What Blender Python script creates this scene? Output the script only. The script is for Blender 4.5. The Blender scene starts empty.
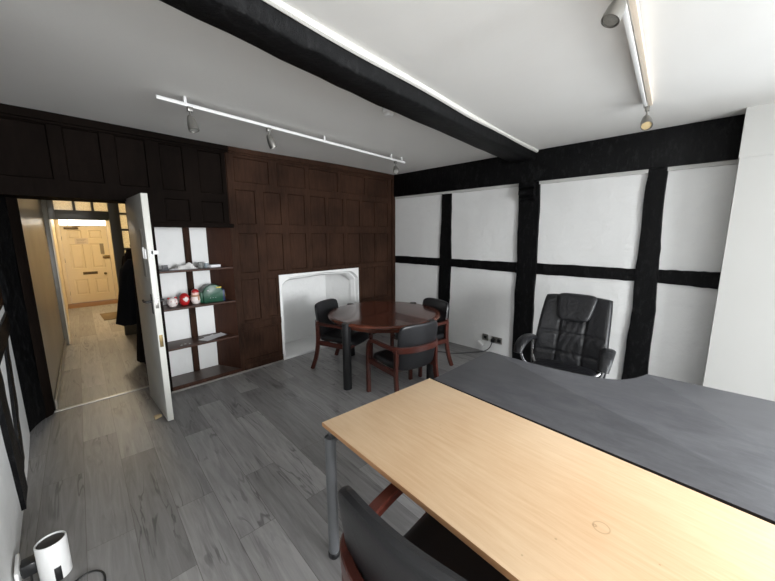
import bpy, bmesh, math, random
from mathutils import Vector, Matrix
random.seed(7)
C = bpy.context.scene.collection
K = 1.0645                       # everything is laid out in survey units and scaled to metres at the end
PI = math.pi

# ------------------------------------------------------------------ materials
def srgb(r, g, b):
    f = lambda c: (c/255/12.92) if c/255 <= .04045 else ((c/255+.055)/1.055)**2.4
    return (f(r), f(g), f(b), 1)

def base_mat(name):
    m = bpy.data.materials.new(name); m.use_nodes = True
    nt = m.node_tree; b = nt.nodes['Principled BSDF']
    return m, nt, b

def N(nt, t, **kw):
    n = nt.nodes.new(t)
    for k, v in kw.items():
        if k in n.inputs.keys(): n.inputs[k].default_value = v
        else: setattr(n, k, v)
    return n

def plain(name, col, rough=.5, metal=0., noise=.0, nscale=8., stretch=(1, 1, 1), bump=0., bscale=60., spec=.5, trans=0., coat=0.):
    m, nt, b = base_mat(name); L = nt.links
    b.inputs['Roughness'].default_value = rough; b.inputs['Metallic'].default_value = metal
    b.inputs['Specular IOR Level'].default_value = spec
    b.inputs['Transmission Weight'].default_value = trans
    b.inputs['Coat Weight'].default_value = coat
    tc = N(nt, 'ShaderNodeTexCoord'); mp = N(nt, 'ShaderNodeMapping'); mp.inputs['Scale'].default_value = stretch
    L.new(tc.outputs['Object'], mp.inputs['Vector'])
    ns = N(nt, 'ShaderNodeTexNoise', Scale=nscale, Detail=5., Roughness=.6); L.new(mp.outputs[0], ns.inputs['Vector'])
    mx = N(nt, 'ShaderNodeMix', data_type='RGBA')
    dark = tuple(c*(1-noise) for c in col[:3])+(1,); light = tuple(min(1, c*(1+noise)) for c in col[:3])+(1,)
    mx.inputs[6].default_value = dark; mx.inputs[7].default_value = light
    L.new(ns.outputs[0], mx.inputs[0]); L.new(mx.outputs[2], b.inputs['Base Color'])
    if bump:
        n2 = N(nt, 'ShaderNodeTexNoise', Scale=bscale, Detail=4.); L.new(mp.outputs[0], n2.inputs['Vector'])
        bp = N(nt, 'ShaderNodeBump', Strength=bump, Distance=.01); L.new(n2.outputs[0], bp.inputs['Height']); L.new(bp.outputs[0], b.inputs['Normal'])
    return m

def wood(name, c1, c2, rough=.35, axis=2, scale=6., ratio=12., bump=.05, coat=0., contrast=(.3, .7), rot=0., spec=.3):
    m, nt, b = base_mat(name); L = nt.links
    b.inputs['Roughness'].default_value = rough; b.inputs['Coat Weight'].default_value = coat; b.inputs['Specular IOR Level'].default_value = spec
    tc = N(nt, 'ShaderNodeTexCoord'); mp = N(nt, 'ShaderNodeMapping'); sc = [ratio]*3; sc[axis] = 1.; mp.inputs['Scale'].default_value = sc
    mr = N(nt, 'ShaderNodeMapping'); mr.inputs['Rotation'].default_value = (0, 0, rot)
    L.new(tc.outputs['Object'], mr.inputs['Vector']); L.new(mr.outputs[0], mp.inputs['Vector'])
    ns = N(nt, 'ShaderNodeTexNoise', Scale=scale, Detail=6., Roughness=.65, Distortion=.6); L.new(mp.outputs[0], ns.inputs['Vector'])
    big = N(nt, 'ShaderNodeTexNoise', Scale=1.7, Detail=3.); L.new(tc.outputs['Object'], big.inputs['Vector'])
    ad = N(nt, 'ShaderNodeMath', operation='MULTIPLY_ADD'); ad.inputs[1].default_value = .6; L.new(big.outputs[0], ad.inputs[0])
    mu = N(nt, 'ShaderNodeMath', operation='MULTIPLY'); mu.inputs[1].default_value = .5; L.new(ns.outputs[0], mu.inputs[0]); L.new(mu.outputs[0], ad.inputs[2])
    cr = N(nt, 'ShaderNodeValToRGB'); cr.color_ramp.elements[0].position = contrast[0]; cr.color_ramp.elements[1].position = contrast[1]
    cr.color_ramp.elements[0].color = c1; cr.color_ramp.elements[1].color = c2
    L.new(ad.outputs[0], cr.inputs[0]); L.new(cr.outputs[0], b.inputs['Base Color'])
    if bump:
        bp = N(nt, 'ShaderNodeBump', Strength=bump*4, Distance=.004); L.new(ns.outputs[0], bp.inputs['Height']); L.new(bp.outputs[0], b.inputs['Normal'])
    return m

def laminate():
    m, nt, b = base_mat('grey oak laminate'); L = nt.links
    tc = N(nt, 'ShaderNodeTexCoord'); mp = N(nt, 'ShaderNodeMapping')
    mp.inputs['Rotation'].default_value = (0, 0, math.radians(90+3.2)); mp.inputs['Location'].default_value = (.11, .045, 0)
    L.new(tc.outputs['Object'], mp.inputs['Vector'])
    bk = N(nt, 'ShaderNodeTexBrick', Scale=1., offset=.37, offset_frequency=2)
    bk.inputs['Color1'].default_value = (0, 0, 0, 1); bk.inputs['Color2'].default_value = (1, 1, 1, 1)
    bk.inputs['Mortar'].default_value = (.5, .5, .5, 1)
    bk.inputs['Mortar Size'].default_value = .0012; bk.inputs['Mortar Smooth'].default_value = 0.; bk.inputs['Bias'].default_value = 0.
    bk.inputs['Brick Width'].default_value = 1.29; bk.inputs['Row Height'].default_value = .2065
    L.new(mp.outputs[0], bk.inputs['Vector'])
    # each board shifts the grain
    off = N(nt, 'ShaderNodeVectorMath', operation='SCALE'); off.inputs[3].default_value = 9.; L.new(bk.outputs['Color'], off.inputs[0])
    addv = N(nt, 'ShaderNodeVectorMath', operation='ADD'); L.new(mp.outputs[0], addv.inputs[0]); L.new(off.outputs[0], addv.inputs[1])
    st = N(nt, 'ShaderNodeMapping'); st.inputs['Scale'].default_value = (.8, 9., 9.); L.new(addv.outputs[0], st.inputs['Vector'])
    ns = N(nt, 'ShaderNodeTexNoise', Scale=2.6, Detail=8., Roughness=.62, Distortion=1.2); L.new(st.outputs[0], ns.inputs['Vector'])
    st2 = N(nt, 'ShaderNodeMapping'); st2.inputs['Scale'].default_value = (.5, 5., 4.); L.new(addv.outputs[0], st2.inputs['Vector'])
    n2 = N(nt, 'ShaderNodeTexNoise', Scale=2., Detail=3., Roughness=.5, Distortion=.8); L.new(st2.outputs[0], n2.inputs['Vector'])
    # dark cracks where the broad noise crosses its middle
    sb = N(nt, 'ShaderNodeMath', operation='SUBTRACT'); sb.inputs[1].default_value = .5; L.new(n2.outputs[0], sb.inputs[0])
    ab = N(nt, 'ShaderNodeMath', operation='ABSOLUTE'); L.new(sb.outputs[0], ab.inputs[0])
    ck = N(nt, 'ShaderNodeMapRange'); ck.inputs[1].default_value = 0.; ck.inputs[2].default_value = .022; ck.inputs[3].default_value = .0; ck.inputs[4].default_value = 1.
    L.new(ab.outputs[0], ck.inputs[0])
    brk = N(nt, 'ShaderNodeTexNoise', Scale=2.3, Detail=2.); L.new(addv.outputs[0], brk.inputs['Vector'])
    br2 = N(nt, 'ShaderNodeMapRange'); br2.inputs[1].default_value = .47; br2.inputs[2].default_value = .6; br2.inputs[3].default_value = 1.; br2.inputs[4].default_value = .25
    L.new(brk.outputs[0], br2.inputs[0])
    mxk = N(nt, 'ShaderNodeMath', operation='MAXIMUM'); L.new(ck.outputs[0], mxk.inputs[0]); L.new(br2.outputs[0], mxk.inputs[1])
    cr = N(nt, 'ShaderNodeValToRGB'); e = cr.color_ramp.elements
    e[0].position = .25; e[0].color = srgb(130, 128, 127); e[1].position = .75; e[1].color = srgb(170, 168, 167)
    L.new(ns.outputs[0], cr.inputs[0])
    tint = N(nt, 'ShaderNodeMapRange'); tint.inputs[3].default_value = .68; tint.inputs[4].default_value = 1.16; L.new(bk.outputs['Color'], tint.inputs[0])
    m1 = N(nt, 'ShaderNodeVectorMath', operation='SCALE'); L.new(cr.outputs[0], m1.inputs[0]); L.new(tint.outputs[0], m1.inputs[3])
    k2 = N(nt, 'ShaderNodeMapRange'); k2.inputs[3].default_value = .4; k2.inputs[4].default_value = 1.; L.new(mxk.outputs[0], k2.inputs[0])
    m2 = N(nt, 'ShaderNodeVectorMath', operation='SCALE'); L.new(m1.outputs[0], m2.inputs[0]); L.new(k2.outputs[0], m2.inputs[3])
    seam = N(nt, 'ShaderNodeMix', data_type='RGBA'); seam.inputs[7].default_value = srgb(104, 100, 97)
    L.new(bk.outputs['Fac'], seam.inputs[0]); L.new(m2.outputs[0], seam.inputs[6]); L.new(seam.outputs[2], b.inputs['Base Color'])
    b.inputs['Roughness'].default_value = .42; b.inputs['Specular IOR Level'].default_value = .45
    bp = N(nt, 'ShaderNodeBump', Strength=.12, Distance=.003); L.new(ns.outputs[0], bp.inputs['Height']); L.new(bp.outputs[0], b.inputs['Normal'])
    return m

def plaster(name, col, lump=.35, scale=5., fine=.25):
    m, nt, b = base_mat(name); L = nt.links
    tc = N(nt, 'ShaderNodeTexCoord')
    n1 = N(nt, 'ShaderNodeTexNoise', Scale=scale, Detail=6., Roughness=.5, Distortion=.25); L.new(tc.outputs['Object'], n1.inputs['Vector'])
    n2 = N(nt, 'ShaderNodeTexNoise', Scale=38., Detail=5., Roughness=.6); L.new(tc.outputs['Object'], n2.inputs['Vector'])
    b1 = N(nt, 'ShaderNodeBump', Strength=lump, Distance=.03); L.new(n1.outputs[0], b1.inputs['Height'])
    b2 = N(nt, 'ShaderNodeBump', Strength=fine, Distance=.004); L.new(n2.outputs[0], b2.inputs['Height']); L.new(b1.outputs[0], b2.inputs['Normal'])
    L.new(b2.outputs[0], b.inputs['Normal'])
    mx = N(nt, 'ShaderNodeMix', data_type='RGBA'); mx.inputs[6].default_value = tuple(c*.95 for c in col[:3])+(1,); mx.inputs[7].default_value = col
    L.new(n1.outputs[0], mx.inputs[0]); L.new(mx.outputs[2], b.inputs['Base Color'])
    b.inputs['Roughness'].default_value = .85; b.inputs['Specular IOR Level'].default_value = .25
    return m

def painted_timber():
    m, nt, b = base_mat('black painted timber'); L = nt.links
    tc = N(nt, 'ShaderNodeTexCoord'); mp = N(nt, 'ShaderNodeMapping'); mp.inputs['Scale'].default_value = (1, 1, .45); L.new(tc.outputs['Object'], mp.inputs['Vector'])
    n1 = N(nt, 'ShaderNodeTexNoise', Scale=24., Detail=8., Roughness=.7); L.new(mp.outputs[0], n1.inputs['Vector'])
    cr = N(nt, 'ShaderNodeValToRGB'); e = cr.color_ramp.elements
    e[0].position = .52; e[0].color = (.003, .003, .0033, 1); e[1].position = .85; e[1].color = (.03, .03, .031, 1)
    L.new(n1.outputs[0], cr.inputs[0]); L.new(cr.outputs[0], b.inputs['Base Color'])
    bp = N(nt, 'ShaderNodeBump', Strength=.7, Distance=.015); L.new(n1.outputs[0], bp.inputs['Height']); L.new(bp.outputs[0], b.inputs['Normal'])
    b.inputs['Roughness'].default_value = .5; b.inputs['Specular IOR Level'].default_value = .14
    return m

def leather(name, col, rough=.36, wr=.25):
    m, nt, b = base_mat(name); L = nt.links
    tc = N(nt, 'ShaderNodeTexCoord')
    n1 = N(nt, 'ShaderNodeTexVoronoi', Scale=260.); L.new(tc.outputs['Object'], n1.inputs['Vector'])
    n2 = N(nt, 'ShaderNodeTexNoise', Scale=14., Detail=4., Distortion=1.); L.new(tc.outputs['Object'], n2.inputs['Vector'])
    b1 = N(nt, 'ShaderNodeBump', Strength=wr, Distance=.02); L.new(n2.outputs[0], b1.inputs['Height'])
    b2 = N(nt, 'ShaderNodeBump', Strength=.12, Distance=.002); L.new(n1.outputs[0], b2.inputs['Height']); L.new(b1.outputs[0], b2.inputs['Normal'])
    L.new(b2.outputs[0], b.inputs['Normal']); b.inputs['Base Color'].default_value = col; b.inputs['Roughness'].default_value = rough
    b.inputs['Specular IOR Level'].default_value = .5
    return m

def frosted(name, col):
    m, nt, b = base_mat(name); L = nt.links
    nt.nodes.remove(b); out = nt.nodes['Material Output']
    tr = N(nt, 'ShaderNodeBsdfTranslucent'); gl = N(nt, 'ShaderNodeBsdfGlossy'); mx = N(nt, 'ShaderNodeMixShader'); mx.inputs[0].default_value = .12
    tc = N(nt, 'ShaderNodeTexCoord'); v = N(nt, 'ShaderNodeTexVoronoi', Scale=70.); L.new(tc.outputs['Object'], v.inputs['Vector'])
    cr = N(nt, 'ShaderNodeValToRGB'); cr.color_ramp.elements[0].color = tuple(c*.72 for c in col[:3])+(1,); cr.color_ramp.elements[1].color = col
    cr.color_ramp.elements[1].position = .7
    L.new(v.outputs['Distance'], cr.inputs[0]); L.new(cr.outputs[0], tr.inputs['Color']); gl.inputs['Roughness'].default_value = .3
    L.new(tr.outputs[0], mx.inputs[1]); L.new(gl.outputs[0], mx.inputs[2]); L.new(mx.outputs[0], out.inputs['Surface'])
    return m

def emit(name, col, s):
    m, nt, b = base_mat(name); b.inputs['Emission Color'].default_value = col; b.inputs['Emission Strength'].default_value = s
    b.inputs['Base Color'].default_value = col
    return m

def beech():
    m = wood('beech laminate', srgb(212, 176, 138), srgb(233, 205, 170), rough=.36, axis=1, scale=5., ratio=13., bump=.01, contrast=(.35, .75), rot=math.radians(4), spec=.12)
    nt = m.node_tree; L = nt.links; b = nt.nodes['Principled BSDF']; src = b.inputs['Base Color'].links[0].from_socket
    tc = N(nt, 'ShaderNodeTexCoord'); last = src
    for (px_, py_, r_, wd, amt) in ((-.059, -.228, .021, .0035, .35), (-.064, -.212, .004, .004, .4), (-.19, -.146, .0, .005, .5), (-.303, -.098, .0, .004, .5), (-.083, -.363, 0., .004, .5), (.052, .419, 0., .004, .4), (.03, .40, 0., .003, .4)):
        d = N(nt, 'ShaderNodeVectorMath', operation='DISTANCE'); d.inputs[1].default_value = (px_*K, py_*K, .71*K); L.new(tc.outputs['Object'], d.inputs[0])
        su = N(nt, 'ShaderNodeMath', operation='SUBTRACT'); su.inputs[1].default_value = r_*K; L.new(d.outputs['Value'], su.inputs[0])
        ab = N(nt, 'ShaderNodeMath', operation='ABSOLUTE'); L.new(su.outputs[0], ab.inputs[0])
        mr = N(nt, 'ShaderNodeMapRange'); mr.inputs[1].default_value = 0; mr.inputs[2].default_value = wd; mr.inputs[3].default_value = amt; mr.inputs[4].default_value = 0; L.new(ab.outputs[0], mr.inputs[0])
        mx = N(nt, 'ShaderNodeMix', data_type='RGBA'); mx.inputs[7].default_value = srgb(120, 84, 50); L.new(mr.outputs[0], mx.inputs[0]); L.new(last, mx.inputs[6]); last = mx.outputs[2]
    L.new(last, b.inputs['Base Color'])
    return m

def slate():
    m, nt, b = base_mat('charcoal desktop'); L = nt.links
    tc = N(nt, 'ShaderNodeTexCoord'); mp = N(nt, 'ShaderNodeMapping'); mp.inputs['Scale'].default_value = (3, 1, 1); L.new(tc.outputs['Object'], mp.inputs['Vector'])
    n1 = N(nt, 'ShaderNodeTexNoise', Scale=5., Detail=9., Roughness=.72, Distortion=.5); L.new(mp.outputs[0], n1.inputs['Vector'])
    cr = N(nt, 'ShaderNodeValToRGB'); e = cr.color_ramp.elements; e[0].position = .38; e[0].color = srgb(72, 72, 76); e[1].position = .8; e[1].color = srgb(100, 100, 103)
    L.new(n1.outputs[0], cr.inputs[0]); L.new(cr.outputs[0], b.inputs['Base Color'])
    rr = N(nt, 'ShaderNodeMapRange'); rr.inputs[3].default_value = .32; rr.inputs[4].default_value = .55; L.new(n1.outputs[0], rr.inputs[0]); L.new(rr.outputs[0], b.inputs['Roughness'])
    bp = N(nt, 'ShaderNodeBump', Strength=.15, Distance=.002); L.new(n1.outputs[0], bp.inputs['Height']); L.new(bp.outputs[0], b.inputs['Normal'])
    return m

M = dict(
    laminate=laminate(),
    white=plaster('white lime plaster', (.81, .81, .80, 1), .45, 6.),
    ceil=plaster('ceiling plaster', (.84, .83, .80, 1), .18, 2.2, .12),
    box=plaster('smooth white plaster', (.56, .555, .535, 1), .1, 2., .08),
    panel=wood('dark oak panelling', srgb(22, 16, 13), srgb(66, 46, 36), rough=.66, axis=2, scale=5., ratio=9., bump=.06, spec=.04),
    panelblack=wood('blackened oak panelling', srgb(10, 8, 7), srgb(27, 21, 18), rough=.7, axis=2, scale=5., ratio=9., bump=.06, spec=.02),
    timber=painted_timber(),
    hearth=plaster('whitewashed stone', (.86, .86, .85, 1), .3, 7.),
    doorpaint=plain('off white gloss paint', srgb(214, 213, 206), .35, noise=.05, nscale=5),
    cream=plain('cream gloss paint', srgb(226, 211, 180), .35, noise=.04, nscale=6),
    greypaint=plain('grey green paint', srgb(112, 106, 92), .4, noise=.08),
    hallwood=wood('pale grained boarding', srgb(104, 98, 90), srgb(146, 139, 128), rough=.3, axis=2, scale=4., ratio=10.),
    beech=beech(), edge=wood('beech edging', srgb(176, 128, 88), srgb(200, 152, 110), rough=.4, axis=1, scale=4., ratio=10., bump=0),
    slate=slate(), black=plain('black plastic', (.012, .012, .013, 1), .4), blackedge=plain('black edging', (.01, .01, .01, 1), .5),
    leather=leather('black leather', (.011, .011, .0125, 1), .36, .05), leatherx=leather('soft black leather', (.012, .012, .014, 1), .36, .5),
    vinyl=leather('black vinyl', (.010, .010, .011, 1), .42, .05),
    redwood=wood('mahogany stained beech', srgb(54, 27, 22), srgb(92, 46, 37), rough=.3, axis=1, scale=6., ratio=6., bump=.01, coat=.2),
    tabA=wood('mahogany veneer', srgb(66, 34, 27), srgb(102, 56, 43), rough=.2, axis=0, scale=7., ratio=14., bump=.006, coat=.35, rot=math.radians(-20)),
    tabB=wood('mahogany veneer crosswise', srgb(58, 30, 24), srgb(94, 51, 39), rough=.2, axis=1, scale=7., ratio=14., bump=.006, coat=.35, rot=math.radians(-20)),
    tabrim=wood('mahogany rim', srgb(76, 40, 31), srgb(108, 60, 45), rough=.25, axis=0, scale=4., ratio=3., bump=0, coat=.3),
    chrome=plain('chrome', (.8, .8, .82, 1), .12, 1.), steel=plain('silver painted steel', srgb(128, 130, 133), .38, .55, noise=.05),
    satin=plain('satin nickel', srgb(150, 148, 143), .35, .8), brass=plain('worn brass', srgb(120, 102, 66), .45, .6, noise=.2, nscale=60),
    whiteplastic=plain('white plastic', (.8, .8, .79, 1), .35), cable=plain('black cable', (.012, .012, .012, 1), .5), greycable=plain('grey cable', (.06, .06, .065, 1), .5),
    paper=plain('paper', (.8, .8, .82, 1), .8), cloth=plain('white cloth', (.72, .71, .69, 1), .9, noise=.1, nscale=30, bump=.4, bscale=30),
    lens=plain('frosted lamp face', srgb(208, 186, 140), .3), glasslens=plain('lamp glass', srgb(150, 150, 145), .08, noise=.3, nscale=120),
    green=plain('dark green plastic', srgb(14, 70, 48), .35), navy=plain('navy plastic', srgb(30, 42, 82), .4), yellow=plain('yellow plastic', srgb(214, 190, 60), .4),
    red=plain('red glaze', srgb(172, 30, 34), .3), whiteglaze=plain('white glaze', srgb(226, 216, 212), .3), pinkglaze=plain('pink glaze', srgb(224, 186, 176), .35), tan=plain('tan glaze', srgb(160, 120, 84), .4),
    coat=plain('dark woollen cloth', srgb(34, 35, 40), .95, noise=.25, nscale=40, bump=.3, bscale=120, spec=.2), coat2=plain('black brown cloth', srgb(30, 24, 23), .95, noise=.25, nscale=40, spec=.2),
    frost=frosted('patterned glass', (1., .96, .84, 1)), daylight=emit('daylit fanlight glass', (1., .97, .9, 1), 3.2),
    mat=plain('coir doormat', srgb(110, 92, 66), .95, noise=.3, nscale=90), strip=plain('orange oak boards', srgb(132, 92, 56), .45, noise=.2, nscale=12, stretch=(1, 6, 1)),
    alu=plain('white metal strip', srgb(205, 202, 195), .35, .3), glass=plain('window glass', (1, 1, 1, 1), .02, trans=1.),
    grout=plain('grey skirting bead', srgb(150, 145, 140), .6, noise=.1), wedge=plain('pale wood offcut', srgb(214, 192, 150), .6, noise=.1),
    alcove=wood('brown shelf oak', srgb(44, 28, 22), srgb(80, 54, 43), rough=.4, axis=0, scale=5., ratio=8., bump=.03, spec=.2),
    alcoveside=wood('brown alcove boards', srgb(44, 27, 21), srgb(80, 53, 42), rough=.45, axis=2, scale=5., ratio=8., bump=.03, spec=.12),
    bottomboard=wood('grey brown alcove base', srgb(78, 66, 60), srgb(104, 92, 86), rough=.35, axis=1, scale=4., ratio=8., bump=.02),
)

# ------------------------------------------------------------------ mesh helpers
class B:
    def __init__(s): s.bm = bmesh.new(); s.mi = 0
    def _n(s, faces):
        for f in faces: f.material_index = s.mi
    def box(s, x0, x1, y0, y1, z0, z1, bev=0., mat=None, seg=2):
        r = bmesh.ops.create_cube(s.bm, size=1.); vs = r['verts']
        for v in vs:
            v.co = Vector(((x0+x1)/2+v.co.x*(x1-x0), (y0+y1)/2+v.co.y*(y1-y0), (z0+z1)/2+v.co.z*(z1-z0)))
        if mat is not None: bmesh.ops.transform(s.bm, matrix=mat, verts=vs)
        fs = {f for v in vs for f in v.link_faces}; s._n(fs)
        if bev:
            r2 = bmesh.ops.bevel(s.bm, geom=list({e for v in vs for e in v.link_edges}), offset=bev, segments=seg, affect='EDGES', profile=.5)
            s._n(r2['faces'])
        return s
    def tube(s, pts, rad, n=10, cap=True, sect=None):
        """sweep a round (or given 2-D) section along pts"""
        pts = [Vector(p) for p in pts]; rings = []
        up = Vector((0, 0, 1)); pn = None
        for i, p in enumerate(pts):
            t = (pts[min(i+1, len(pts)-1)]-pts[max(i-1, 0)]).normalized()
            if pn is None:
                a = up if abs(t.dot(up)) < .95 else Vector((1, 0, 0))
                nx = t.cross(a).normalized()
            else:
                nx = (pn-t*pn.dot(t)).normalized()
            pn = nx; ny = nx.cross(t).normalized()
            r = rad[i] if isinstance(rad, (list, tuple)) else rad
            if sect: ring = [s.bm.verts.new(p+nx*a*r+ny*b*r) for a, b in sect]
            else: ring = [s.bm.verts.new(p+(nx*math.cos(k*2*PI/n)+ny*math.sin(k*2*PI/n))*r) for k in range(n)]
            rings.append(ring)
        fs = []
        for a, b in zip(rings, rings[1:]):
            m = len(a)
            for k in range(m): fs.append(s.bm.faces.new((a[k], a[(k+1) % m], b[(k+1) % m], b[k])))
        if cap:
            fs.append(s.bm.faces.new(rings[0][::-1])); fs.append(s.bm.faces.new(rings[-1]))
        s._n(fs); return s
    def rod(s, p0, p1, r0, r1=None, n=16):
        return s.tube([p0, p1], [r0, r0 if r1 is None else r1], n)
    def lathe(s, prof, n=24, mat=None):
        """prof = [(r,z)...] around z"""
        rings = []
        for r, z in prof:
            rings.append([s.bm.verts.new(Vector((max(r, 1e-4)*math.cos(k*2*PI/n), max(r, 1e-4)*math.sin(k*2*PI/n), z))) for k in range(n)])
        fs = []
        for a, b in zip(rings, rings[1:]):
            for k in range(n): fs.append(s.bm.faces.new((a[k], a[(k+1) % n], b[(k+1) % n], b[k])))
        fs.append(s.bm.faces.new(rings[0][::-1])); fs.append(s.bm.faces.new(rings[-1]))
        if mat is not None: bmesh.ops.transform(s.bm, matrix=mat, verts=[v for r in rings for v in r])
        s._n(fs); return s
    def prism(s, poly, z0, z1, bev=0., mat=None):
        lo = [s.bm.verts.new((x, y, z0)) for x, y in poly]; hi = [s.bm.verts.new((x, y, z1)) for x, y in poly]
        n = len(poly); fs = [s.bm.faces.new(lo[::-1]), s.bm.faces.new(hi)]
        for k in range(n): fs.append(s.bm.faces.new((lo[k], lo[(k+1) % n], hi[(k+1) % n], hi[k])))
        s._n(fs)
        if bev:
            ed = list({e for f in fs[:2] for e in f.edges})
            r2 = bmesh.ops.bevel(s.bm, geom=ed, offset=bev, segments=2, affect='EDGES', profile=.5); s._n(r2['faces'])
        if mat is not None: bmesh.ops.transform(s.bm, matrix=mat, verts=list({v for v in lo+hi if v.is_valid}))
        return s
    def grid(s, nu, nv, fn, closed_u=False):
        g = [[s.bm.verts.new(Vector(fn(i/(nu-(0 if closed_u else 1)), j/(nv-1)))) for i in range(nu)] for j in range(nv)]
        fs = []
        for j in range(nv-1):
            for i in range(nu-(0 if closed_u else 1)):
                i2 = (i+1) % nu
                fs.append(s.bm.faces.new((g[j][i], g[j][i2], g[j+1][i2], g[j+1][i])))
        s._n(fs); return g
    def cushion(s, w, h, tf, tb, fn, n=24, p=8., q=2.4, corner=.18, shape=None, pads=None):
        """pillow: u across, v up; fn(a,b,d) puts width a, height b, depth d into space"""
        def e(u, v): return max(0., 1-abs(u)**p)**(1/q)*max(0., 1-abs(v)**p)**(1/q)
        def sp(k, m):
            t = -1+2*k/(m-1); return math.sin(t*PI/2)*.55+t*.45
        fr, bk = [], []
        for j in range(n):
            v = sp(j, n); rf, rb = [], []
            for i in range(n):
                u = sp(i, n); c = 1-corner*(abs(u*v)**4)
                wu = w/2*(shape(v) if shape else 1.)
                a, b = u*wu*c, v*h/2*c; pd = pads(u, v) if pads else 0.
                ee = e(u, v)
                vf = s.bm.verts.new(Vector(fn(a, b, tf*ee+pd*ee)))
                edge = i in (0, n-1) or j in (0, n-1)
                vb = vf if edge else s.bm.verts.new(Vector(fn(a, b, -tb*ee)))
                rf.append(vf); rb.append(vb)
            fr.append(rf); bk.append(rb)
        fs = []
        for j in range(n-1):
            for i in range(n-1):
                fs.append(s.bm.faces.new((fr[j][i], fr[j][i+1], fr[j+1][i+1], fr[j+1][i])))
                q_ = (bk[j][i], bk[j+1][i], bk[j+1][i+1], bk[j][i+1])
                if len(set(q_)) >= 3:
                    q2 = []
                    for v in q_:
                        if v not in q2: q2.append(v)
                    try: fs.append(s.bm.faces.new(q2))
                    except ValueError: pass
        s._n(fs); return s
    def build(s, name, mats, parent=None, loc=None, ang=38, rot=None):
        if not isinstance(mats, (list, tuple)): mats = [mats]
        bmesh.ops.recalc_face_normals(s.bm, faces=s.bm.faces[:])
        me = bpy.data.meshes.new(name); s.bm.to_mesh(me); s.bm.free()
        for m in mats: me.materials.append(M[m] if isinstance(m, str) else m)
        for p in me.polygons: p.use_smooth = True
        me.set_sharp_from_angle(angle=math.radians(ang))
        o = bpy.data.objects.new(name, me); C.objects.link(o)
        if parent: o.parent = parent
        if loc: o.location = loc
        if rot: o.rotation_euler = rot
        return o

def tag(o, label, cat, group=None, kind=None):
    o['label'] = label; o['category'] = cat
    if group: o['group'] = group
    if kind: o['kind'] = kind
    return o
def struct(o, label, cat): return tag(o, label, cat, kind='structure')
def thing(name, label, cat, loc=(0, 0, 0), rz=0., group=None):
    o = bpy.data.objects.new(name, None); C.objects.link(o); o.location = loc; o.rotation_euler = (0, 0, rz)
    o.empty_display_size = .1
    return tag(o, label, cat, group)
def dup(root, loc, rz, label, group=None):
    r = root.copy(); C.objects.link(r); r.location = loc; r.rotation_euler = (0, 0, rz); r['label'] = label
    if group: r['group'] = group
    for ch in list(root.children):
        c = ch.copy(); C.objects.link(c); c.parent = r
        for g in list(ch.children):
            d = g.copy(); C.objects.link(d); d.parent = c
    return r
def arc(cx, cy, r, a0, a1, n):
    return [(cx+r*math.cos(math.radians(a0+(a1-a0)*k/n)), cy+r*math.sin(math.radians(a0+(a1-a0)*k/n))) for k in range(n+1)]
def rect(w, h, c=.25):
    k = min(w, h)*c/2; a, b = w/2, h/2
    return [(-a+k, -b), (a-k, -b), (a, -b+k), (a, b-k), (a-k, b), (-a+k, b), (-a, b-k), (-a, -b+k)]
def smooth(pts, it=2):
    for _ in range(it):
        q = [pts[0]]
        for a, b in zip(pts, pts[1:]):
            a, b = Vector(a), Vector(b); q += [tuple(a*.75+b*.25), tuple(a*.25+b*.75)]
        q.append(pts[-1]); pts = q
    return pts

WZ = (.75, 2.25); H = 2.46; XL = -4.25; YS = -8.0
# ------------------------------------------------------------------ room shell
b = B(); b.box(XL-.1, .12, YS-.1, 7.0, -.08, 0)
struct(b.build('floor', 'laminate'), 'grey oak laminate plank floor of office and hallway', 'floor')
# ceiling: gently uneven
b = B()
b.grid(40, 40, lambda u, v: (XL-.1+u*(4.47), YS-.1+v*(.2-YS), H+.008*math.sin(u*9+1)*math.sin(v*8)))
b.grid(2, 2, lambda u, v: (XL-.1+u*4.47, YS-.1+v*(.2-YS), H+.12))
struct(b.build('ceiling', 'ceil'), 'uneven off-white plaster ceiling of the office', 'ceiling')
# right wall (timber framed) and the boxed pier
b = B(); b.grid(50, 30, lambda u, v: (.012*math.sin(u*31)*math.sin(v*9)*.4-.002, -4.3*(1-u)+.02*u, v*(H+.05)))
WR = (-6.5, -4.9)
b.box(.03, .12, -4.3, .15, 0, H+.1); b.box(0, .2, WR[1], -4.3, 0, H+.1); b.box(0, .2, YS-.1, WR[0], 0, H+.1); b.box(0, .2, WR[0], WR[1], 0, WZ[0]); b.box(0, .2, WR[0], WR[1], WZ[1], H+.1)
struct(b.build('wall_right', 'white'), 'white lime plaster infill wall behind black timber framing', 'wall')
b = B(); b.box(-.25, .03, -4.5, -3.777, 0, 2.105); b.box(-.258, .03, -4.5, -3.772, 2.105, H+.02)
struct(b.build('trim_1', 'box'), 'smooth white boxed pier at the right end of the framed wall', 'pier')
b = B()
for a, c in ((WR[0], WR[0]+.05), (WR[1]-.05, WR[1]), ((WR[0]+WR[1])/2-.02, (WR[0]+WR[1])/2+.02)): b.box(.11, .17, a, c, WZ[0], WZ[1], .004)
for a, c in ((WZ[0], WZ[0]+.06), (WZ[1]-.05, WZ[1]), (1.45, 1.5)): b.box(.11, .17, WR[0], WR[1], a, c, .004)
w = b.build('window_3', 'doorpaint'); struct(w, 'white painted window in the framed wall beyond the boxed pier', 'window')
b = B(); b.box(.14, .145, WR[0]+.03, WR[1]-.03, WZ[0]+.03, WZ[1]-.03); b.build('pane', 'glass', w)
# left wall
b = B(); b.grid(40, 20, lambda u, v: (XL+.012*math.sin(u*14+.5)*(1-v), YS+u*(-YS), v*(H+.05)))
b.box(XL-.12, XL-.03, YS-.1, .1, 0, H+.1)
struct(b.build('wall_left', 'white'), 'white plaster wall on the near left with black timbers', 'wall')
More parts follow.
